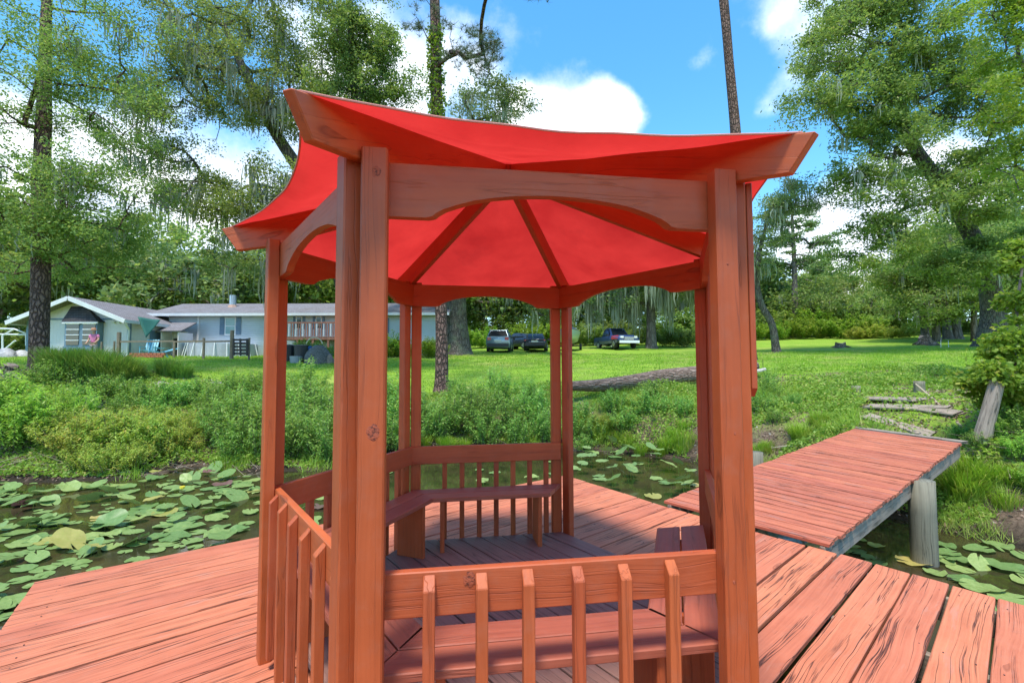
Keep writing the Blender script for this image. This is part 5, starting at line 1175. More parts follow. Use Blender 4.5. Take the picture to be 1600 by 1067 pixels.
for sgn, xe in ((-1, xl-oh), (1, xr+.35)):
    zz = rz+.04-sl*abs(xe-xm); m = MB(); m.add(*slab((xm,yF-fo,rz+.04),(xe,yF-fo,zz),(xe,yK,zz),(xm,yK,rz+.04),.12)); ro = m.build('roof', M['shingle'], h1, off=O1)
    m = MB(); m.bar((xm,yF-fo-.02,rz-.06),(xe,yF-fo-.02,zz-.10),.05,.24); m.bar((xe+sgn*.02,yF-fo,zz-.1),(xe+sgn*.02,yK,zz-.1),.05,.18); m.build('fascia', M['trim_white'], h1, off=O1)
m = MB(); m.box((xl+.01,yF-.03,ez-.05),(xr-.01,yF-.005,ez+.05)); m.build('trim_strip', M['trim_blue'], h1, off=O1)
for x in (xl, xr): m = MB(); m.box((x-.08,yF-.035,gb),(x+.08,yF+.1,ez-.06)); m.build('corner_board', M['trim_blue'], h1, off=O1)
# bay window with a shingled hood
bx0, bx1 = X_at(97, 27.5), X_at(149, 27.5); bz0, bz1 = Z_at(120, 541, 27.5), Z_at(120, 503, 27.5); by = yF-.45
m = MB(); m.box((bx0+.02,by+.02,bz0),(bx1-.02,yF,bz1)); m.box((bx0-.02,by-.02,bz0-.3),(bx1+.02,yF-.01,bz0-.001)); bay = m.build('bay_window', M['trim_blue'], h1, off=O1)
hx0, hx1 = X_at(109, 28), X_at(133, 28); hz = Z_at(120, 479, 28)
m = MB(); m.add([(bx0-.1,by-.1,bz1),(bx1+.1,by-.1,bz1),(bx1+.1,yF-.02,bz1),(bx0-.1,yF-.02,bz1),(hx0,yF-.05,hz),(hx1,yF-.05,hz)], [(0,1,5,4),(1,2,5),(3,0,4),(3,2,1,0)]); m.build('window_hood', M['shingle_dark'], h1, off=O1)
m = MB(); m.box((bx0-.08,by-.09,bz1-.09),(bx1+.08,by-.04,bz1+.02)); m.build('window_head', M['trim_white'], h1, off=O1)
bw = (bx1-bx0)
for k in range(2):
    for r in range(4):
        a0 = bx0+.14+k*(bw/2); a1 = a0+bw/2-.28+.04; z0 = bz0+.08+r*((bz1-bz0-.15)/4); z1 = z0+(bz1-bz0-.15)/4-.07
        m = MB(); m.box((a0,by-.012,z0),(a1,by+.015,z1)); m.build('pane', M['glass'], h1, off=O1)
        m = MB(); m.box((a0-.02,by-.03,z1),(a1+.02,by-.001,z1+.05)); m.build('sash_bar', M['trim_white'], h1, off=O1)
m = MB(); m.tube([(xr+.3,yF-fo+.1,zz-.2),(xr+.1,yF-.12,zz-.55),(xr+.02,yF-.12,gb+.2)], .06, 6); m.build('downspout', M['trim_white'], h1, off=O1)
m = MB(); m.box((xr-.005,yF+1.6,gb),(xr+.03,yF+2.5,gb+2.1)); m.build('door', M['trim_blue'], h1, off=O1)
for x in (xr-.85, xr-.55): m = MB(); m.tube([(x,yF-.12,ez-.22),(x,yF-.02,ez-.16)], .06, 7); m.build('flood_light', M['trim_white'], h1, off=O1)
# long house
dL = 32.; yL = CAM[1]+dL; x0, x1 = X_at(262, dL), X_at(694, dL); lb = 1.8; lz = Z_at(450, 488, dL)
h2 = empty('long_house', ((x0+x1)/2, yL+3, lb)); tag(h2, 'long low pale blue house with shuttered window and shallow shingled roof', 'house'); O2 = tuple(h2.location)
m = MB(); m.add([(x0,yL,lb),(x1,yL,lb),(x1,yL+6,lb),(x0,yL+6,lb),(x0,yL,lz),(x1,yL,lz),(x1,yL+6,lz),(x0,yL+6,lz),(x1,yL+3,lz+.95),(x0,yL+3,lz+.95)], [(0,1,5,4),(1,2,6,8,5),(2,3,7,6),(3,0,4,9,7)]); m.build('wall', M['wall_blue'], h2, off=O2)
m = MB(); m.add(*slab((x0-1.2,yL-.5,lz-.08),(x1+.4,yL-.5,lz-.08),(x1+.4,yL+3,lz+1.0),(x0-1.2,yL+3,lz+1.0),.12)); m.build('roof', M['shingle'], h2, off=O2)
m = MB(); m.add(*slab((x0-1.2,yL+6.5,lz-.08),(x1+.4,yL+6.5,lz-.08),(x1+.4,yL+3,lz+1.0),(x0-1.2,yL+3,lz+1.0),.12)); m.build('roof', M['shingle'], h2, off=O2)
m = MB(); m.box((x0-1.2,yL-.55,lz-.28),(x1+.4,yL-.505,lz-.1)); m.build('gutter', M['trim_white'], h2, off=O2)
# small cross gable over the porch windows
gx0, gx1 = X_at(500, dL-1.), X_at(566, dL-1.)
m = MB(); m.tube([(X_at(364,34),yL+1.8,lz+.4),(X_at(364,34),yL+1.8,lz+1.45)], .22, 10); m.build('stove_pipe', plain('galvanised_pipe', (.42,.47,.52), .4, .6), h2, off=O2)
m = MB(); m.tube([(X_at(364,34),yL+1.8,lz+.35),(X_at(364,34),yL+1.8,lz+.75)], [.42,.24], 8); m.build('pipe_collar', plain('rusty_collar', (.42,.27,.20), .8), h2, off=O2)
def window(house, O, xa, xb, za, zb, y, shutters=True, glass='glass_teal', wide=None):
    m = MB(); m.box((xa-.07,y-.05,za-.07),(xb+.07,y-.004,zb+.07)); f = m.build('window', M['trim_white'], house, off=O)
    zm = (za+zb)/2
    for p, q in ((za, zm-.03), (zm+.03, zb)): m = MB(); m.box((xa,y-.06,p),(xb,y-.052,q)); m.build('pane', M[glass], f, off=O)
    if shutters:
        w = (xb-xa)*.52
        for s0 in (xa-.10-w, xb+.10):
            m = MB(); m.box((s0,y-.045,za-.05),(s0+w,y-.004,zb+.05)); sh = m.build('shutter', M['trim_blue'], house, off=O)
            m = MB(); 
            for i in range(12): m.box((s0+.06,y-.062,za+(zb-za)*i/12+.02),(s0+w-.06,y-.046,za+(zb-za)*i/12+.07))
            m.build('louvres', M['trim_blue'], sh, off=O)['kind'] = 'stuff'
window(h2, O2, X_at(352,dL), X_at(366,dL), Z_at(360,522,dL), Z_at(360,497,dL), yL)
window(h2, O2, X_at(463,dL), X_at(470,dL), Z_at(460,513,dL), Z_at(460,496,dL), yL, glass='glass')
window(h2, O2, X_at(494,dL), X_at(501,dL), Z_at(490,513,dL), Z_at(490,496,dL), yL, glass='glass')
window(h2, O2, X_at(590,dL), X_at(600,dL), Z_at(590,520,dL), Z_at(590,498,dL), yL, glass='glass')
for x in (309, 446): m = MB(); m.box((X_at(x,dL)-.06,yL-.08,lb),(X_at(x,dL)+.06,yL-.004,lz-.2)); m.build('downspout', M['trim_white'], h2, off=O2)
m = MB(); m.tube([(X_at(678,dL),yL-.15,Z_at(678,490,dL)),(X_at(678,dL),yL-.02,Z_at(678,488,dL))], .09, 8); m.build('wall_lamp', M['darkint'], h2, off=O2)
# lean-to entry between the houses
ex0, ex1 = X_at(250, 30), X_at(278, 30); ey = CAM[1]+30; e0 = Z_at(260,517,30); e1 = Z_at(275,503,31); en = empty('entry_porch', ((ex0+ex1)/2, ey+.6, lb)); tag(en, 'small grey lean-to entry with shingled roof between the two houses', 'porch'); OE = tuple(en.location)
m = MB(); m.add(*slab((ex0-.3,ey-.1,e0),(ex1+.2,ey-.1,e0),(ex1+.2,ey+1.4,e1),(ex0-.3,ey+1.4,e1),.08)); m.build('roof', M['shingle'], en, off=OE)
m = MB(); m.box((ex1-.06,ey,lb),(ex1,ey+1.35,e0-.08)); m.box((ex0,ey,lb),(ex0+.06,ey+1.35,e0-.08)); m.box((ex0+.06,ey+.9,lb),(ex1-.06,ey+.95,e0)); m.build('wall', M['wall_white'], en, off=OE)
m = MB(); m.box((ex0+.2,ey+.87,lb+.1),(ex0+.9,ey+.895,lb+1.6)); m.build('screen_door', M['darkint'], en, off=OE)
# green sail hung from the eave
A3, B3, C3 = at(215,495,27.6), at(251,500,29), at(228,528,27.4); V = []; nn = 8
for i in range(nn+1):
    for j in range(nn+1-i):
        u, v = i/nn, j/nn; p = A3*(1-u-v)+B3*u+C3*v; p = p+np.array([0,.25,-.05])*math.sin(math.pi*min(1,u+v))*math.sin(math.pi*u)*.8; V.append(p)
def ti(i, j): return sum(nn+1-k for k in range(i))+j
F = []
for i in range(nn):
    for j in range(nn-i):
        F.append((ti(i,j), ti(i+1,j), ti(i,j+1)))
        if j < nn-i-1: F.append((ti(i+1,j), ti(i+1,j+1), ti(i,j+1)))
q0 = V[0].copy(); o = link('shade_sail', new_mesh('shade_sail', np.array(V)-q0, F, [plain('dark_green_cloth', (.015,.11,.085), .8)], True), None, loc=tuple(q0)); tag(o, 'dark green triangular shade sail hanging from the gable house eave', 'shade sail')
md = o.modifiers.new('solid', 'SOLIDIFY'); md.thickness = .02
# blue lawn chairs
M['chair'] = plain('light_blue_plastic', (.16,.42,.52), .5)
def lawn_chair(x, y, d_, rot, lab, recl=False):
    q = at(x, y, d_); z = H(q[0], q[1]); r = empty('lawn_chair', (q[0], q[1], z)); r.rotation_euler = (0, 0, rot); tag(r, lab, 'chair', 'light blue lawn chairs')
    for i in range(5): m = MB(); m.bar((-.26+i*.13,.25,.35),(-.26+i*.13,.62 if not recl else .95,1.05 if not recl else .6),.10,.02); m.build('back_slat', M['chair'], r)
    for i in range(5): m = MB(); m.bar((-.3,-.3+i*.12,.40-i*.02),(.3,-.3+i*.12,.40-i*.02),.10,.02); m.build('seat_slat', M['chair'], r)
    for s in (-.32,.32):
        m = MB(); m.bar((s,-.35,.6),(s,.42,.58),.11,.025); m.build('arm_rest', M['chair'], r); m = MB(); m.bar((s,-.3,0),(s,-.3,.59),.08,.03,(1,0,0)); m.build('leg', M['chair'], r); m = MB(); m.bar((s,.4,0),(s,.1,.42),.08,.03,(1,0,0)); m.build('leg', M['chair'], r)
lawn_chair(232, 556, 27.5, .3, 'upright light blue slatted chair under the green sail'); lawn_chair(247, 556, 27, -.5, 'reclining light blue slatted chair right of the upright one', True)
# terracotta planter edge
q = at(228, 556, 26.3); z = H(q[0], q[1]); r = empty('brick_planter', (q[0], q[1], z)); tag(r, 'low red brick planter edging under the green sail', 'planter'); bm_ = plain('red_brick', (.36,.11,.06), .85, nscale=12)
for i in range(9):
    for k in range(2): m = MB(); m.box((-1.0+i*.22+.01*(k%2)+(.11 if k else 0),-.06,.02+k*.13),(-1.0+i*.22+.2+(.11 if k else 0),.06,.14+k*.13)); m.build('brick', bm_, r)
# above ground pool
q = at(318, 556, 29.5); z = H(q[0], q[1]); pr = 2.05; pl = empty('above_ground_pool', (q[0], q[1]+pr, z)); tag(pl, 'round white above ground pool standing before the long house', 'pool')
m = MB(); n = 40; V = []; 
for zz_, rr in ((-.1,pr),(.85,pr),(.85,pr-.1),(.7,pr-.1)): V += [(rr*math.cos(2*math.pi*k/n), rr*math.sin(2*math.pi*k/n), zz_) for k in range(n)]
m.add(V, [(j*n+k, j*n+(k+1) % n, (j+1)*n+(k+1) % n, (j+1)*n+k) for j in range(3) for k in range(n)]+[tuple(range(3*n, 4*n))]); m.build('pool_wall', plain('pool_white', (.42,.44,.50), .45, nscale=2), pl)
for k in range(0, 40, 2):
    a = 2*math.pi*k/40
    if math.sin(a) < .2: m = MB(); m.tube([((pr+.25)*math.cos(a),(pr+.25)*math.sin(a),0),((pr+.04)*math.cos(a),(pr+.04)*math.sin(a),.9)], .035, 5); m.build('support_leg', M['trim_white'], pl)
# rail fence with posts and gate
fe = empty('rail_fence', tuple(base_at(275, 556, 27, 0))); tag(fe, 'thin wooden rail fence running before the pool to the black gate', 'fence'); OF = tuple(fe.location); M['fwood'] = plain('fence_wood', (.20,.16,.12), .85, nscale=8, namt=.3)
for (xa, xb) in ((185,272),(272,318),(318,362)): m = MB(); a = at(xa, 534, 27); b_ = at(xb, 533, 27); m.bar(a, b_, .09, .09); m.build('rail', M['fwood'], fe, off=OF)
for x, yt, r in ((185,519,.11),(272,534,.07),(318,528,.07),(362,516,.11),(389,528,.06),(158,534,.05),(178,533,.05)): 
    a = at(x, 556, 27); zz_ = H(a[0], a[1]); m = MB(); m.tube([(a[0],a[1],zz_-.1),(a[0],a[1],Z_at(x,yt,27))], r, 7); m.build('fence_post', M['fwood'], fe, off=OF)
gt = empty('gate', tuple(base_at(375, 556, 26.9, 0))); tag(gt, 'dark slatted wooden gate at the end of the rail fence', 'gate'); OG = tuple(gt.location); dkw = plain('dark_gate_wood', (.045,.04,.04), .8)
for i in range(5): m = MB(); a = at(364, 531+i*5.3, 26.9); b_ = at(387, 531+i*5.3, 26.9); m.bar(a, b_, .05, .11); m.build('slat', dkw, gt, off=OG)
for x in (365, 375.5, 386): m = MB(); a = at(x, 529, 26.85); b_ = at(x, 555.5, 26.85); m.bar(a, b_, .1, .05, (0,1,0)); m.build('upright', dkw, gt, off=OG)
# white frame of a carport at the far left and heaps beside it
cf = empty('carport_frame', tuple(base_at(10, 562, 28, 0))); tag(cf, 'bare white tube frame of a small carport left of the gable house', 'frame'); OC = tuple(cf.location)
for p, q2 in (((4,558),(4,524)),((4,524),(22,514)),((22,514),(41,521)),((-18,522),(41,523)),((0,552),(24,532)),((-20,513),(22,514)),((41,521),(41,540))):
    m = MB(); m.tube([at(*p,28), at(*q2,28)], .05, 6); m.build('tube', M['trim_white'], cf, off=OC)
def lump(name, x, y, d_, w, h, mat, lab, cat, seed):
    g = np.random.default_rng(seed); q = at(x, y, d_); z = H(q[0], q[1]); n, k = 12, 6; V = []; 
    for i in range(k+1):
        f = i/k; 
        for j in range(n): a = 2*math.pi*j/n; r_ = w*(1-.75*f**2.5)*(1+.22*math.sin(2*a+seed)+.13*math.sin(5*a+2*f+seed)+g.normal()*.05); V.append((r_*math.cos(a), r_*.7*math.sin(a), h*f-.08))
    F = [(i*n+j, i*n+(j+1) % n, (i+1)*n+(j+1) % n, (i+1)*n+j) for i in range(k) for j in range(n)]+[tuple(k*n+j for j in range(n))]
    o = link(name, new_mesh(name, V, F, [mat], True), None, loc=(q[0], q[1], z)); tag(o, lab, cat); return o
tarp = plain('grey_tarp', (.30,.29,.28), .6, nscale=6, namt=.4, bump=.5)
lump('tarp_heap', 8, 563, 26, .7, .65, tarp, 'grey covered heap under the white carport frame', 'heap', 3); lump('tarp_heap', 33, 563, 26.5, .6, .5, plain('pale_heap', (.42,.40,.37), .7, nscale=8, namt=.4), 'pale low heap against the corner of the gable house', 'heap', 4)
# porch in front of the long house
pp = empty('raised_porch', tuple(base_at(485, 556, 30.5, 0))); tag(pp, 'raised wooden porch with picket railing before the long house', 'porch'); OP = tuple(pp.location); pw = plain('porch_wood', (.30,.13,.085), .8, nscale=6, namt=.25); yP = CAM[1]+30.3
pa, pb = X_at(440, 30.3), X_at(560, 30.3); zt = Z_at(480,526,30.3)
m = MB(); m.box((pa,yP,zt-.2),(pb,yL-.06,zt)); m.build('platform', pw, pp, off=OP)
m = MB(); m.box((pa,yP-.05,zt+.85),(pb,yP,zt+.95)); m.build('hand_rail', pw, pp, off=OP)
for i in range(34): m = MB(); x = pa+(pb-pa)*i/33; m.box((x-.03,yP-.04,zt+.02),(x+.03,yP-.01,zt+.85)); m.build('picket', pw if i % 3 else M['trim_white'], pp, off=OP)
for i in range(6): m = MB(); x = pa+(pb-pa)*i/5; m.box((x-.06,yP+.02,lb-.3),(x+.06,yP+.14,zt-.2)); m.build('porch_post', pw, pp, off=OP)
# bins and drums
def drum(x, y, d_, r, h, col, lab, cat='bin', lid=True):
    q = at(x, y, d_); z = H(q[0], q[1]); t_ = empty('bin', (q[0], q[1], z)); tag(t_, lab, cat); m = MB(); m.tube([(0,0,0),(0,0,h*.5),(0,0,h)], [r*.88,r*.95,r], 14); mt = plain('plastic_'+cat, col, .5); m.build('body', mt, t_)
    if lid: m = MB(); m.tube([(0,0,h),(0,0,h+.05),(0,0,h+.08)], [r*1.05,r*1.05,r*.7], 14); m.build('lid', mt, t_)
    m = MB(); m.tube([(r*.97,-.1,h*.8),(r*1.15,0,h*.82),(r*.97,.1,h*.8)], .02, 5); m.build('handle', mt, t_)
drum(451, 558, 26, .34, .85, (.02,.02,.022), 'black bin at the left end of the row below the porch'); drum(462, 559, 25, .3, .4, (.30,.31,.33), 'squat grey tub before the black bin', 'tub', False); drum(470, 558, 25.6, .36, .85, (.03,.028,.03), 'dark rounded bin beside the blue drum')
drum(479, 557, 26, .28, .85, (.01,.10,.36), 'blue drum in the row below the porch', 'drum', False); drum(486, 558, 26, .2, .5, (.02,.03,.03), 'small dark pail between the blue drum and the hose heap', 'pail', False)
lump('hose_heap', 498, 560, 25, .62, 1.05, plain('hose_heap', (.12,.11,.10), .6, nscale=14, namt=.6, bump=1), 'big dark heap of coiled hoses and sheeting below the porch', 'heap', 7)
lump('sack', 514, 560, 25, .3, .6, plain('sack', (.22,.17,.14), .7, nscale=9, namt=.4), 'brownish sack leaning right of the hose heap', 'sack', 9)
m = MB(); a = at(446,556,25.2); b_ = at(441,522,25.8); m.bar(a, b_, .1, .03, (0,1,0)); o = m.build('plank', M['trim_white'], None, off=tuple(a), loc=tuple(a)); tag(o, 'pale plank leaning by the left end of the bins', 'plank')
m = MB(); a = at(493,540,24.6); m.tube([a+np.array([.42*math.cos(t_), -.1-.03*t_, .42*math.sin(t_)]) for t_ in np.linspace(.2, 2.9, 9)], .03, 6); o = m.build('garden_hose', plain('cream_hose', (.55,.5,.38), .6), None, off=tuple(a), loc=tuple(a)); tag(o, 'cream garden hose looped over the dark heap', 'hose')
for (x, y, s) in ((475,532,.55),(482,520,.6),(455,525,.4),(505,535,.5)): plant('hedge', x, 556, 27.5, s*.85, 'leafy potted greenery growing before the porch railing', group='greenery before the porch', name='porch_plant')

# ------------------------------------------------------------------ vehicles
rub = plain('tyre_rubber', (.02,.02,.02), .8); alloy = plain('alloy_rim', (.5,.5,.52), .3, .8); cglass = plain('car_glass', (.012,.016,.02), .35, spec=.12); red_l = plain('red_lamp', (.45,.02,.02), .2); wht_l = plain('clear_lamp', (.75,.75,.72), .15)
chrome = plain('bumper_chrome', (.55,.56,.58), .2, .9); plate_m = plain('plate_white', (.7,.7,.68), .5); blk = plain('black_trim', (.02,.02,.022), .5)
def loft(st, n=10):
    """st: (x, zbot, zmid, ztop, wbot, wmid, wtop)"""
    V = []; F = []
    for x, zb, zm, zt, wb, wm, wt in st:
        ring = [(-wb,zb),(-wm,zb+(zm-zb)*.45),(-wm,zm),(-wt-(wm-wt)*.25,zm+(zt-zm)*.75),(-wt,zt),(wt,zt),(wt+(wm-wt)*.25,zm+(zt-zm)*.75),(wm,zm),(wm,zb+(zm-zb)*.45),(wb,zb)]
        V += [(x, y, z) for y, z in ring]
    m_ = len(st)
    for i in range(m_-1): F += [(i*n+k, i*n+(k+1) % n, (i+1)*n+(k+1) % n, (i+1)*n+k) for k in range(n)]
    return V, F+[tuple(range(n))[::-1], tuple((m_-1)*n+k for k in range(n))]
def car(name, lab, x, y, d_, rot, paint, kind='sedan', lower=None, fender=None, group=None):
    q = at(x, y, d_); z = H(q[0], q[1]); r = empty(name, (q[0], q[1], z)); r.rotation_euler = (0, 0, rot); tag(r, lab, 'pickup truck' if kind == 'pickup' else 'car', group)
    # +X is the front of the vehicle
    if kind == 'sedan':
        body = [(-2.35,.38,.62,.80,.70,.78,.66),(-2.25,.28,.72,.95,.80,.86,.70),(-1.5,.24,.78,1.0,.84,.89,.74),(-.9,.24,.80,.98,.85,.9,.78),(.9,.24,.80,.96,.85,.9,.78),(1.5,.24,.76,.92,.84,.89,.74),(2.1,.28,.66,.80,.78,.84,.66),(2.3,.38,.58,.66,.66,.74,.56)]
        cab = [(-1.75,.92,.94,.98,.70,.70,.62),(-1.05,.92,1.1,1.36,.74,.74,.56),(-.4,.92,1.15,1.43,.75,.75,.56),(.2,.92,1.15,1.42,.75,.75,.56),(1.2,.90,.92,.95,.72,.72,.62)]; wr, wx = .32, (-1.38, 1.38); hw = .9; rear = (-1.75,.98,-1.08,1.33,.58); frw = (1.18,.96,.26,1.40,.56); tail = (-2.27,.70,.84)
    elif kind == 'suv':
        body = [(-2.3,.42,.85,1.02,.78,.86,.80),(-2.22,.30,.92,1.10,.86,.92,.84),(-1.5,.28,.95,1.12,.88,.94,.86),(1.0,.28,.95,1.10,.88,.94,.84),(1.7,.30,.88,1.04,.86,.92,.78),(2.2,.36,.75,.92,.78,.84,.68),(2.32,.45,.66,.8,.68,.74,.6)]
        cab = [(-2.18,1.05,1.08,1.14,.82,.84,.76),(-1.85,1.05,1.3,1.66,.84,.84,.64),(-1.2,1.05,1.35,1.72,.85,.85,.66),(.2,1.05,1.35,1.70,.85,.85,.66),(1.2,1.02,1.04,1.08,.80,.80,.7)]; wr, wx = .37, (-1.4, 1.42); hw = .93; rear = (-2.17,1.14,-1.88,1.62,.66); frw = (1.18,1.08,.28,1.67,.62); tail = (-2.25,.86,1.08)
    else:
        body = [(-2.85,.55,.95,1.10,.86,.93,.88),(-2.8,.48,.98,1.14,.90,.96,.92),(-.9,.46,1.0,1.14,.92,.97,.92),(-.8,.46,1.0,1.14,.92,.97,.90),(.8,.46,1.0,1.14,.92,.97,.88),(1.0,.48,1.02,1.18,.9,.95,.72),(2.3,.50,.98,1.12,.88,.94,.66),(2.75,.55,.86,1.0,.80,.9,.66)]
        cab = [(-1.0,1.08,1.1,1.2,.84,.86,.76),(-.85,1.08,1.4,1.82,.86,.86,.66),(-.3,1.08,1.42,1.87,.86,.86,.68),(.2,1.08,1.42,1.86,.86,.86,.68),(1.0,1.08,1.1,1.18,.82,.84,.74)]; wr, wx = .40, (-1.75, 1.75); hw = .97; rear = (-1.0,1.2,-.88,1.75,.66); frw = (1.0,1.18,.26,1.83,.64); tail = (-2.83,.85,1.05)
    V, F = loft(body); link('body', new_mesh('body', V, F, [paint], True), r); V, F = loft(cab); cb = link('cabin', new_mesh('cabin', V, F, [paint], False), r)
    def quad(nm, P, mt, par=r): return link(nm, new_mesh(nm, P, [tuple(range(len(P)))], [mt]), par)
    xr_, zr0, xr1, zr1, wg = rear; quad('rear_window', [(xr_-.03,-wg*1.12,zr0+.03),(xr_-.03,wg*1.12,zr0+.03),(xr1-.03,wg*.86,zr1-.02),(xr1-.03,-wg*.86,zr1-.02)], cglass)
    xf, zf0, xf1, zf1, wg = frw; quad('windscreen', [(xf+.02,wg*1.15,zf0+.03),(xf+.02,-wg*1.15,zf0+.03),(xf1+.04,-wg*.86,zf1-.01),(xf1+.04,wg*.86,zf1-.01)], cglass)
    ws = cab[2][4]+.012; wt = cab[2][6]+.05
    for s in (-1, 1):
        xa, xb = (cab[1][0]+.02, cab[3][0]); zb_, zt_ = cab[2][1]+.1, cab[2][3]-.1
        quad('side_window', [(xa-.25,s*ws,zb_),(-.28,s*ws,zb_),(-.28,s*wt,zt_),(xa+.12,s*wt,zt_)], cglass); quad('side_window', [(-.18,s*ws,zb_),(xb+.62,s*ws,zb_),(xb+.12,s*wt,zt_),(-.18,s*wt,zt_)], cglass)
        for wxx in wx:
            m = MB(); m.tube([(wxx,s*(hw-.22),wr),(wxx,s*(hw-.19),wr),(wxx,s*(hw),wr),(wxx,s*(hw+.015),wr)], [wr*.95,wr,wr,wr*.93], 18); wo = m.build('wheel', rub, r); m = MB(); m.tube([(wxx,s*(hw+.005),wr),(wxx,s*(hw+.03),wr)], [wr*.62,wr*.55], 12); m.build('rim', alloy, wo)
        m = MB(); xt, z0, z1 = tail; m.box((xt-.06,s*hw*.72-.14,z0),(xt+.10,s*hw*.72+.14,z1)); m.build('tail_light', red_l, r)
        m = MB(); xh = body[-1][0]; m.box((xh-.2,s*.62-.15,body[-1][2]-.02),(xh-.03 if kind != 'pickup' else xh+.03,s*.62+.13,body[-1][3]+.02)); m.build('headlight', wht_l, r)
        m = MB(); m.box((cab[-1][0]-.35,s*(hw+.0),cab[-1][1]+.02),(cab[-1][0]-.22,s*(hw+.2),cab[-1][1]+.2)); m.build('mirror', blk, r)
    m = MB(); m.box((body[0][0]-.07,-hw*.88,.36),(body[0][0]+.12,hw*.88,.60)); m.build('bumper', blk if kind != 'pickup' else chrome, r)
    m = MB(); m.box((body[0][0]-.09,-.26,.64 if kind != 'suv' else .78),(body[0][0]-.0,.26,.76 if kind != 'suv' else .90)); m.build('licence_plate', plate_m, r)
    xe = body[-1][0]
    m = MB(); m.box((xe-.12,-hw*.94,.42),(xe+.12,hw*.94,.64)); m.build('front_bumper', chrome if kind == 'pickup' else paint, r)
    m = MB(); m.box((xe-.06,-.45,.68),(xe+.03,.45,.98 if kind == 'pickup' else .62)); gr = m.build('grille', blk, r)
    if kind == 'pickup':
        for i in range(3): m = MB(); m.box((xe+.03,-.43,.71+.09*i),(xe+.05,.43,.745+.09*i)); m.build('grille_bar', chrome, gr)
        if fender: 
            m = MB(); m.add([(xe-1.5,-hw-.005,.8),(xe-.2,-.955,.8),(xe-.1,-.90,1.02),(xe-.4,-.80,1.10),(xe-1.5,-.93,1.10)], [(0,1,2,3,4)]); m.build('red_fender', fender, r)
        m = MB(); m.box((-2.83,-.85,.9),(-.98,.85,1.19)); m.box
        for s in (-1, 1): m = MB(); m.box((-2.8,s*.97-.01,.46),(2.5,s*.97+.01,.72)); m.build('lower_panel', lower, r)
    if kind == 'suv':
        for s in (-1, 1): m = MB(); m.bar((-1.7,s*.66,1.73),(.1,s*.66,1.76),.04,.04); m.build('roof_rail', chrome, r)
    return r
silver = plain('silver_blue_paint', (.27,.34,.39), .28, .35, spec=.6); darkp = plain('dark_grey_paint', (.035,.045,.06), .22, .2, spec=.7); blackp = plain('black_plum_paint', (.03,.028,.035), .2, .1, spec=.7); bluep = plain('blue_paint', (.04,.075,.20), .28, .1, spec=.6)
HP = math.pi/2
car('silver_car', 'silver blue sport utility car seen from behind, rails on its roof', 782, 549.5, 38, HP-.06, silver, 'suv')
car('dark_car', 'dark sedan parked at an angle between the silver car and the black plum sedan', 812, 547, 42.5, HP+.75, darkp)
car('dark_sedan', 'black plum sedan seen from behind, right of the silver car', 838, 549.5, 38.6, HP-.1, blackp)
car('pickup_truck', 'blue pickup truck facing the camera with one red front fender', 962, 546, 42.5, -HP+.2, bluep, 'pickup', lower=plain('grey_lower_paint', (.16,.17,.18), .4, .3), fender=plain('red_fender_paint', (.5,.04,.05), .35))
# covered boat on its trailer
q = at(889, 548, 40); z = H(q[0], q[1]); bt = empty('boat', (q[0], q[1], z+.5)); tag(bt, 'pale green boat under a dark cover, half hidden by the gazebo post', 'boat'); V = []; F = []
for i in range(9):
    f = i/8; w = 1.0*(1-(max(0, f-.45)/.55)**2.2); x = -2.4+4.8*f; V += [(x,-w,.95+.25*f),(x,-w*.8,.35+.3*f),(x,0,.05+.75*max(0,f-.6)**1.2),(x,w*.8,.35+.3*f),(x,w,.95+.25*f)]
for i in range(8): F += [(i*5+k, i*5+k+1, i*5+6+k, i*5+5+k) for k in range(4)]
link('hull', new_mesh('hull', V, F+[(0,1,2,3,4)], [plain('pale_green_hull', (.42,.52,.45), .35)], True), bt); V = []; F = []
for i in range(9):
    f = i/8; w = 1.04*(1-(max(0, f-.45)/.55)**2.2); x = -2.42+4.85*f; V += [(x,-w,.93+.25*f),(x,-w*.5,1.25+.15*f),(x,0,1.45-.1*f),(x,w*.5,1.25+.15*f),(x,w,.93+.25*f)]
for i in range(8): F += [(i*5+k, i*5+k+1, i*5+6+k, i*5+5+k) for k in range(4)]
link('cover', new_mesh('cover', V, F, [plain('dark_boat_cover', (.03,.05,.08), .7)], True), bt); bt.rotation_euler = (0, 0, -1.68)
tr = empty('boat_trailer', (q[0], q[1], z)); tag(tr, 'dark boat trailer under the covered pale green boat', 'trailer'); tr.rotation_euler = (0, 0, -1.68)
m = MB(); m.bar((-2.2,-.5,.48),(2.9,-.1,.48),.08,.1); m.bar((-2.2,.5,.48),(2.9,.1,.48),.08,.1); m.bar((-.6,-1,.42),(-.6,1,.42),.1,.08); m.build('trailer_frame', blk, tr)
for s in (-1, 1): m = MB(); m.tube([(-.6,s*.9,.3),(-.6,s*1.1,.3)], .3, 14); m.build('wheel', rub, tr)
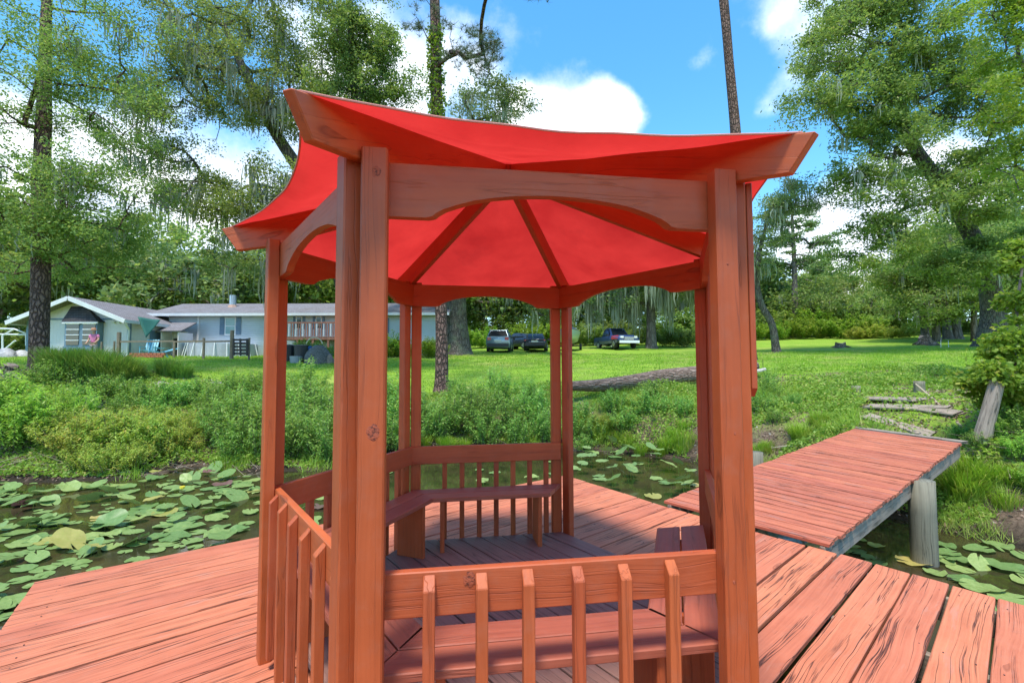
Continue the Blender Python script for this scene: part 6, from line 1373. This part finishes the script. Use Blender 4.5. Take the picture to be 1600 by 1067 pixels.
# ------------------------------------------------------------------ person by the bay window
q = at(146, 556, 25.2); pz = H(q[0], q[1]); ps = empty('person', (q[0], q[1], pz-.12)); tag(ps, 'person in a pink shirt and brown sun hat standing before the bay window', 'person')
def skin(name, pts, edges, mat, parent, sub=2):
    me = bpy.data.meshes.new(name); me.from_pydata([p[:3] for p in pts], edges, []); o = link(name, me, parent); me.materials.append(mat)
    sk = o.modifiers.new('skin', 'SKIN'); sk.use_smooth_shade = True
    for v, p in zip(me.skin_vertices[0].data, pts): v.radius = (p[3], p[4] if len(p) > 4 else p[3])
    me.skin_vertices[0].data[0].use_root = True; md = o.modifiers.new('sub', 'SUBSURF'); md.levels = md.render_levels = sub; return o
skm = plain('skin_tone', (.48,.27,.19), .6)
skin('body', [(0,0,.92,.13,.10),(0,0,1.12,.12,.09),(0,0,1.33,.15,.09),(0,-.01,1.43,.06),(0,-.03,1.50,.055),(0,-.05,1.60,.085,.10),(.19,0,1.37,.05),(.27,-.03,1.14,.042),(.24,-.2,.98,.034),(.23,-.28,.95,.03),(-.19,0,1.37,.05),(-.27,-.02,1.13,.042),(-.26,-.16,.94,.034),(-.26,-.24,.9,.03),(.1,0,.82,.085),(.11,-.02,.47,.06),(.11,.02,.10,.042),(.12,-.13,.04,.035),(-.1,0,.82,.085),(-.11,-.02,.47,.06),(-.11,.02,.10,.042),(-.12,-.13,.04,.035)],
     [(0,1),(1,2),(2,3),(3,4),(4,5),(2,6),(6,7),(7,8),(8,9),(2,10),(10,11),(11,12),(12,13),(0,14),(14,15),(15,16),(16,17),(0,18),(18,19),(19,20),(20,21)], skm, ps)
skin('shirt', [(0,0,1.12,.145,.115),(0,0,1.0,.16,.125),(0,0,1.33,.165,.11),(0,0,1.42,.085),(.2,0,1.36,.072),(.25,-.015,1.22,.062),(-.2,0,1.36,.072),(-.25,-.01,1.22,.062)], [(0,1),(0,2),(2,3),(2,4),(4,5),(2,6),(6,7)], M['pink'], ps)
skin('trousers', [(0,0,.93,.15,.12),(.1,0,.80,.10),(.11,-.02,.47,.075),(.11,.01,.14,.06),(-.1,0,.80,.10),(-.11,-.02,.47,.075),(-.11,.01,.14,.06)], [(0,1),(1,2),(2,3),(0,4),(4,5),(5,6)], plain('grey_trousers', (.25,.24,.26), .8), ps)
m = MB(); m.tube([(0,-.05,1.64),(0,-.05,1.645),(0,-.05,1.66),(0,-.05,1.72),(0,-.05,1.76),(0,-.05,1.775)], [.20,.205,.11,.105,.085,.02], 18); m.build('hat', plain('brown_straw', (.33,.17,.10), .85), ps, smooth=True)
# ------------------------------------------------------------------ fallen log, stumps and small things on the bank
def log_obj(name, P, R, mat, lab, cat, n=14):
    TV, TF, Q = trunk_mesh(P, R, n=n, flare=1.05); a = np.array(P[0]); k = len(TV)
    caps = [tuple(range(n))[::-1], tuple(k-n+i for i in range(n))]; me = new_mesh(name, TV-a, [tuple(f) for f in TF]+caps, [mat], True)
    o = link(name, me, None, loc=tuple(a)); tag(o, lab, cat); return o
def g3(x, y, d_, lift): q = at(x, y, d_); return (q[0], q[1], H(q[0], q[1])+lift)
def gl(x, y, d_): q = at(x, y, d_); return (q[0], q[1], max(q[2], H(q[0], q[1])+.08))
log_obj('fallen_log', [gl(880,603,16), gl(930,602,16.1), gl(980,598,16.2), gl(1030,590,16.5), gl(1090,584,16.9), gl(1180,572,17.8)], [.15,.21,.25,.27,.25,.2], bark_mat('log_bark', (.36,.265,.215), (.17,.115,.085), (1.2,15,15), 1.0, .04), 'long weathered fallen log lying across the top of the bank', 'log')
o = log_obj('log_end', [g3(1176,572,17,.22), g3(1196,568,17,.32)], [.07,.05], plain('bleached_wood', (.42,.38,.34), .8, nscale=10, namt=.3), 'short bleached branch end beside the right front post', 'branch')
def stump(x, y, d_, r, h, lab, seed=1, roots=True):
    q = at(x, y, d_); z = H(q[0], q[1]); t_ = empty('tree_stump', (q[0], q[1], z)); tag(t_, lab, 'stump'); V = []; n = 16; g = np.random.default_rng(seed)
    for f, s in ((-.1,1.5),(.1,1.2),(.4,1.0),(1,.92)): V += [(r*s*(1+.12*math.sin(3*a+seed)+.06*math.sin(7*a))*math.cos(a), r*s*(1+.12*math.sin(3*a+seed))*math.sin(a), h*f*(1+.25*math.sin(2*a+seed)*(f > .9))) for a in np.linspace(0, 2*math.pi, n, endpoint=False)]
    F = [(i*n+j, i*n+(j+1) % n, (i+1)*n+(j+1) % n, (i+1)*n+j) for i in range(3) for j in range(n)]; link('bark', new_mesh('bark', V, F, [M['bark_oak']], True), t_)
    link('cut_face', new_mesh('cut_face', V[3*n:], [tuple(range(n))], [plain('cut_wood', (.25,.19,.15), .9, nscale=8, namt=.4)]), t_)
    if roots:
        m = MB()
        for k in range(5): a = g.uniform(0, 6.28); m.tube([(r*.8*math.cos(a),r*.8*math.sin(a),h*.35),(r*1.6*math.cos(a+.2),r*1.6*math.sin(a+.2),h*.15),(r*2.3*math.cos(a+.1),r*2.3*math.sin(a+.1),-.05)], [r*.3,r*.2,r*.07], 6)
        m.build('roots', M['bark_oak'], t_)['kind'] = 'stuff'
stump(1313, 541, 38, .38, .38, 'dark low stump alone in the middle of the right lawn', 2); stump(1445, 539, 38, .42, .62, 'pale broken stump at the foot of the shady clump', 5); stump(1457, 541, 37, .25, .22, 'small root lump just right of the pale broken stump', 8)
stump(145, 600, 14.5, .28, .26, 'dark stump on the left bank under the tall grass row', 3); stump(2, 580, 16.0, .42, .42, 'brown stump cut off by the left edge of the view', 4)
def rock(x, y, d_, r, lab, seed): 
    o = lump('rock', x, y, d_, r, r*.55, plain('grey_rock', (.23,.20,.185), .9, nscale=7, namt=.4, bump=.6), lab, 'rock', seed)
rock(250, 594, 16.5, .42, 'grey rock left of its neighbour below the separate grass tuft', 11); rock(276, 592, 16.8, .3, 'smaller grey rock right of the first below the grass tuft', 12); rock(508, 582, 17, .22, 'pale rock beside the front left post on the bank', 13); rock(340, 587, 17.5, .3, 'flat grey rock at the edge of the lawn left of the gazebo', 14)
m = MB(); a = g3(1205, 691, 11, .05); b_ = g3(1255, 697, 10.2, .04); m.tube([a, (np.array(a)+np.array(b_))/2+np.array([0,0,.03]), b_], [.012,.016,.01], 5); tag(m.build('fallen_stick', plain('pale_stick', (.5,.42,.28), .85), None, off=a, loc=a), 'thin pale stick lying in the grass left of the walkway', 'stick')
for i, (x, lab) in enumerate(((1470, 'left wire plant stake at the roots of the huge leaning tree'), (1482, 'middle wire plant stake at the roots of the huge leaning tree'))):
    a = g3(x, 538, 34, 0); m = MB(); m.tube([a, (a[0], a[1], a[2]+.55)], .02, 5); tag(m.build('wire_stake', M['trim_white'], None, off=a, loc=a), lab, 'stake')
a = g3(1192, 566, 19, 0); m = MB(); m.tube([a, (a[0], a[1], a[2]+.5)], .01, 5); tag(m.build('wire_stake', blk, None, off=a, loc=a), 'thin dark stake upright in the lawn right of the gazebo', 'stake')
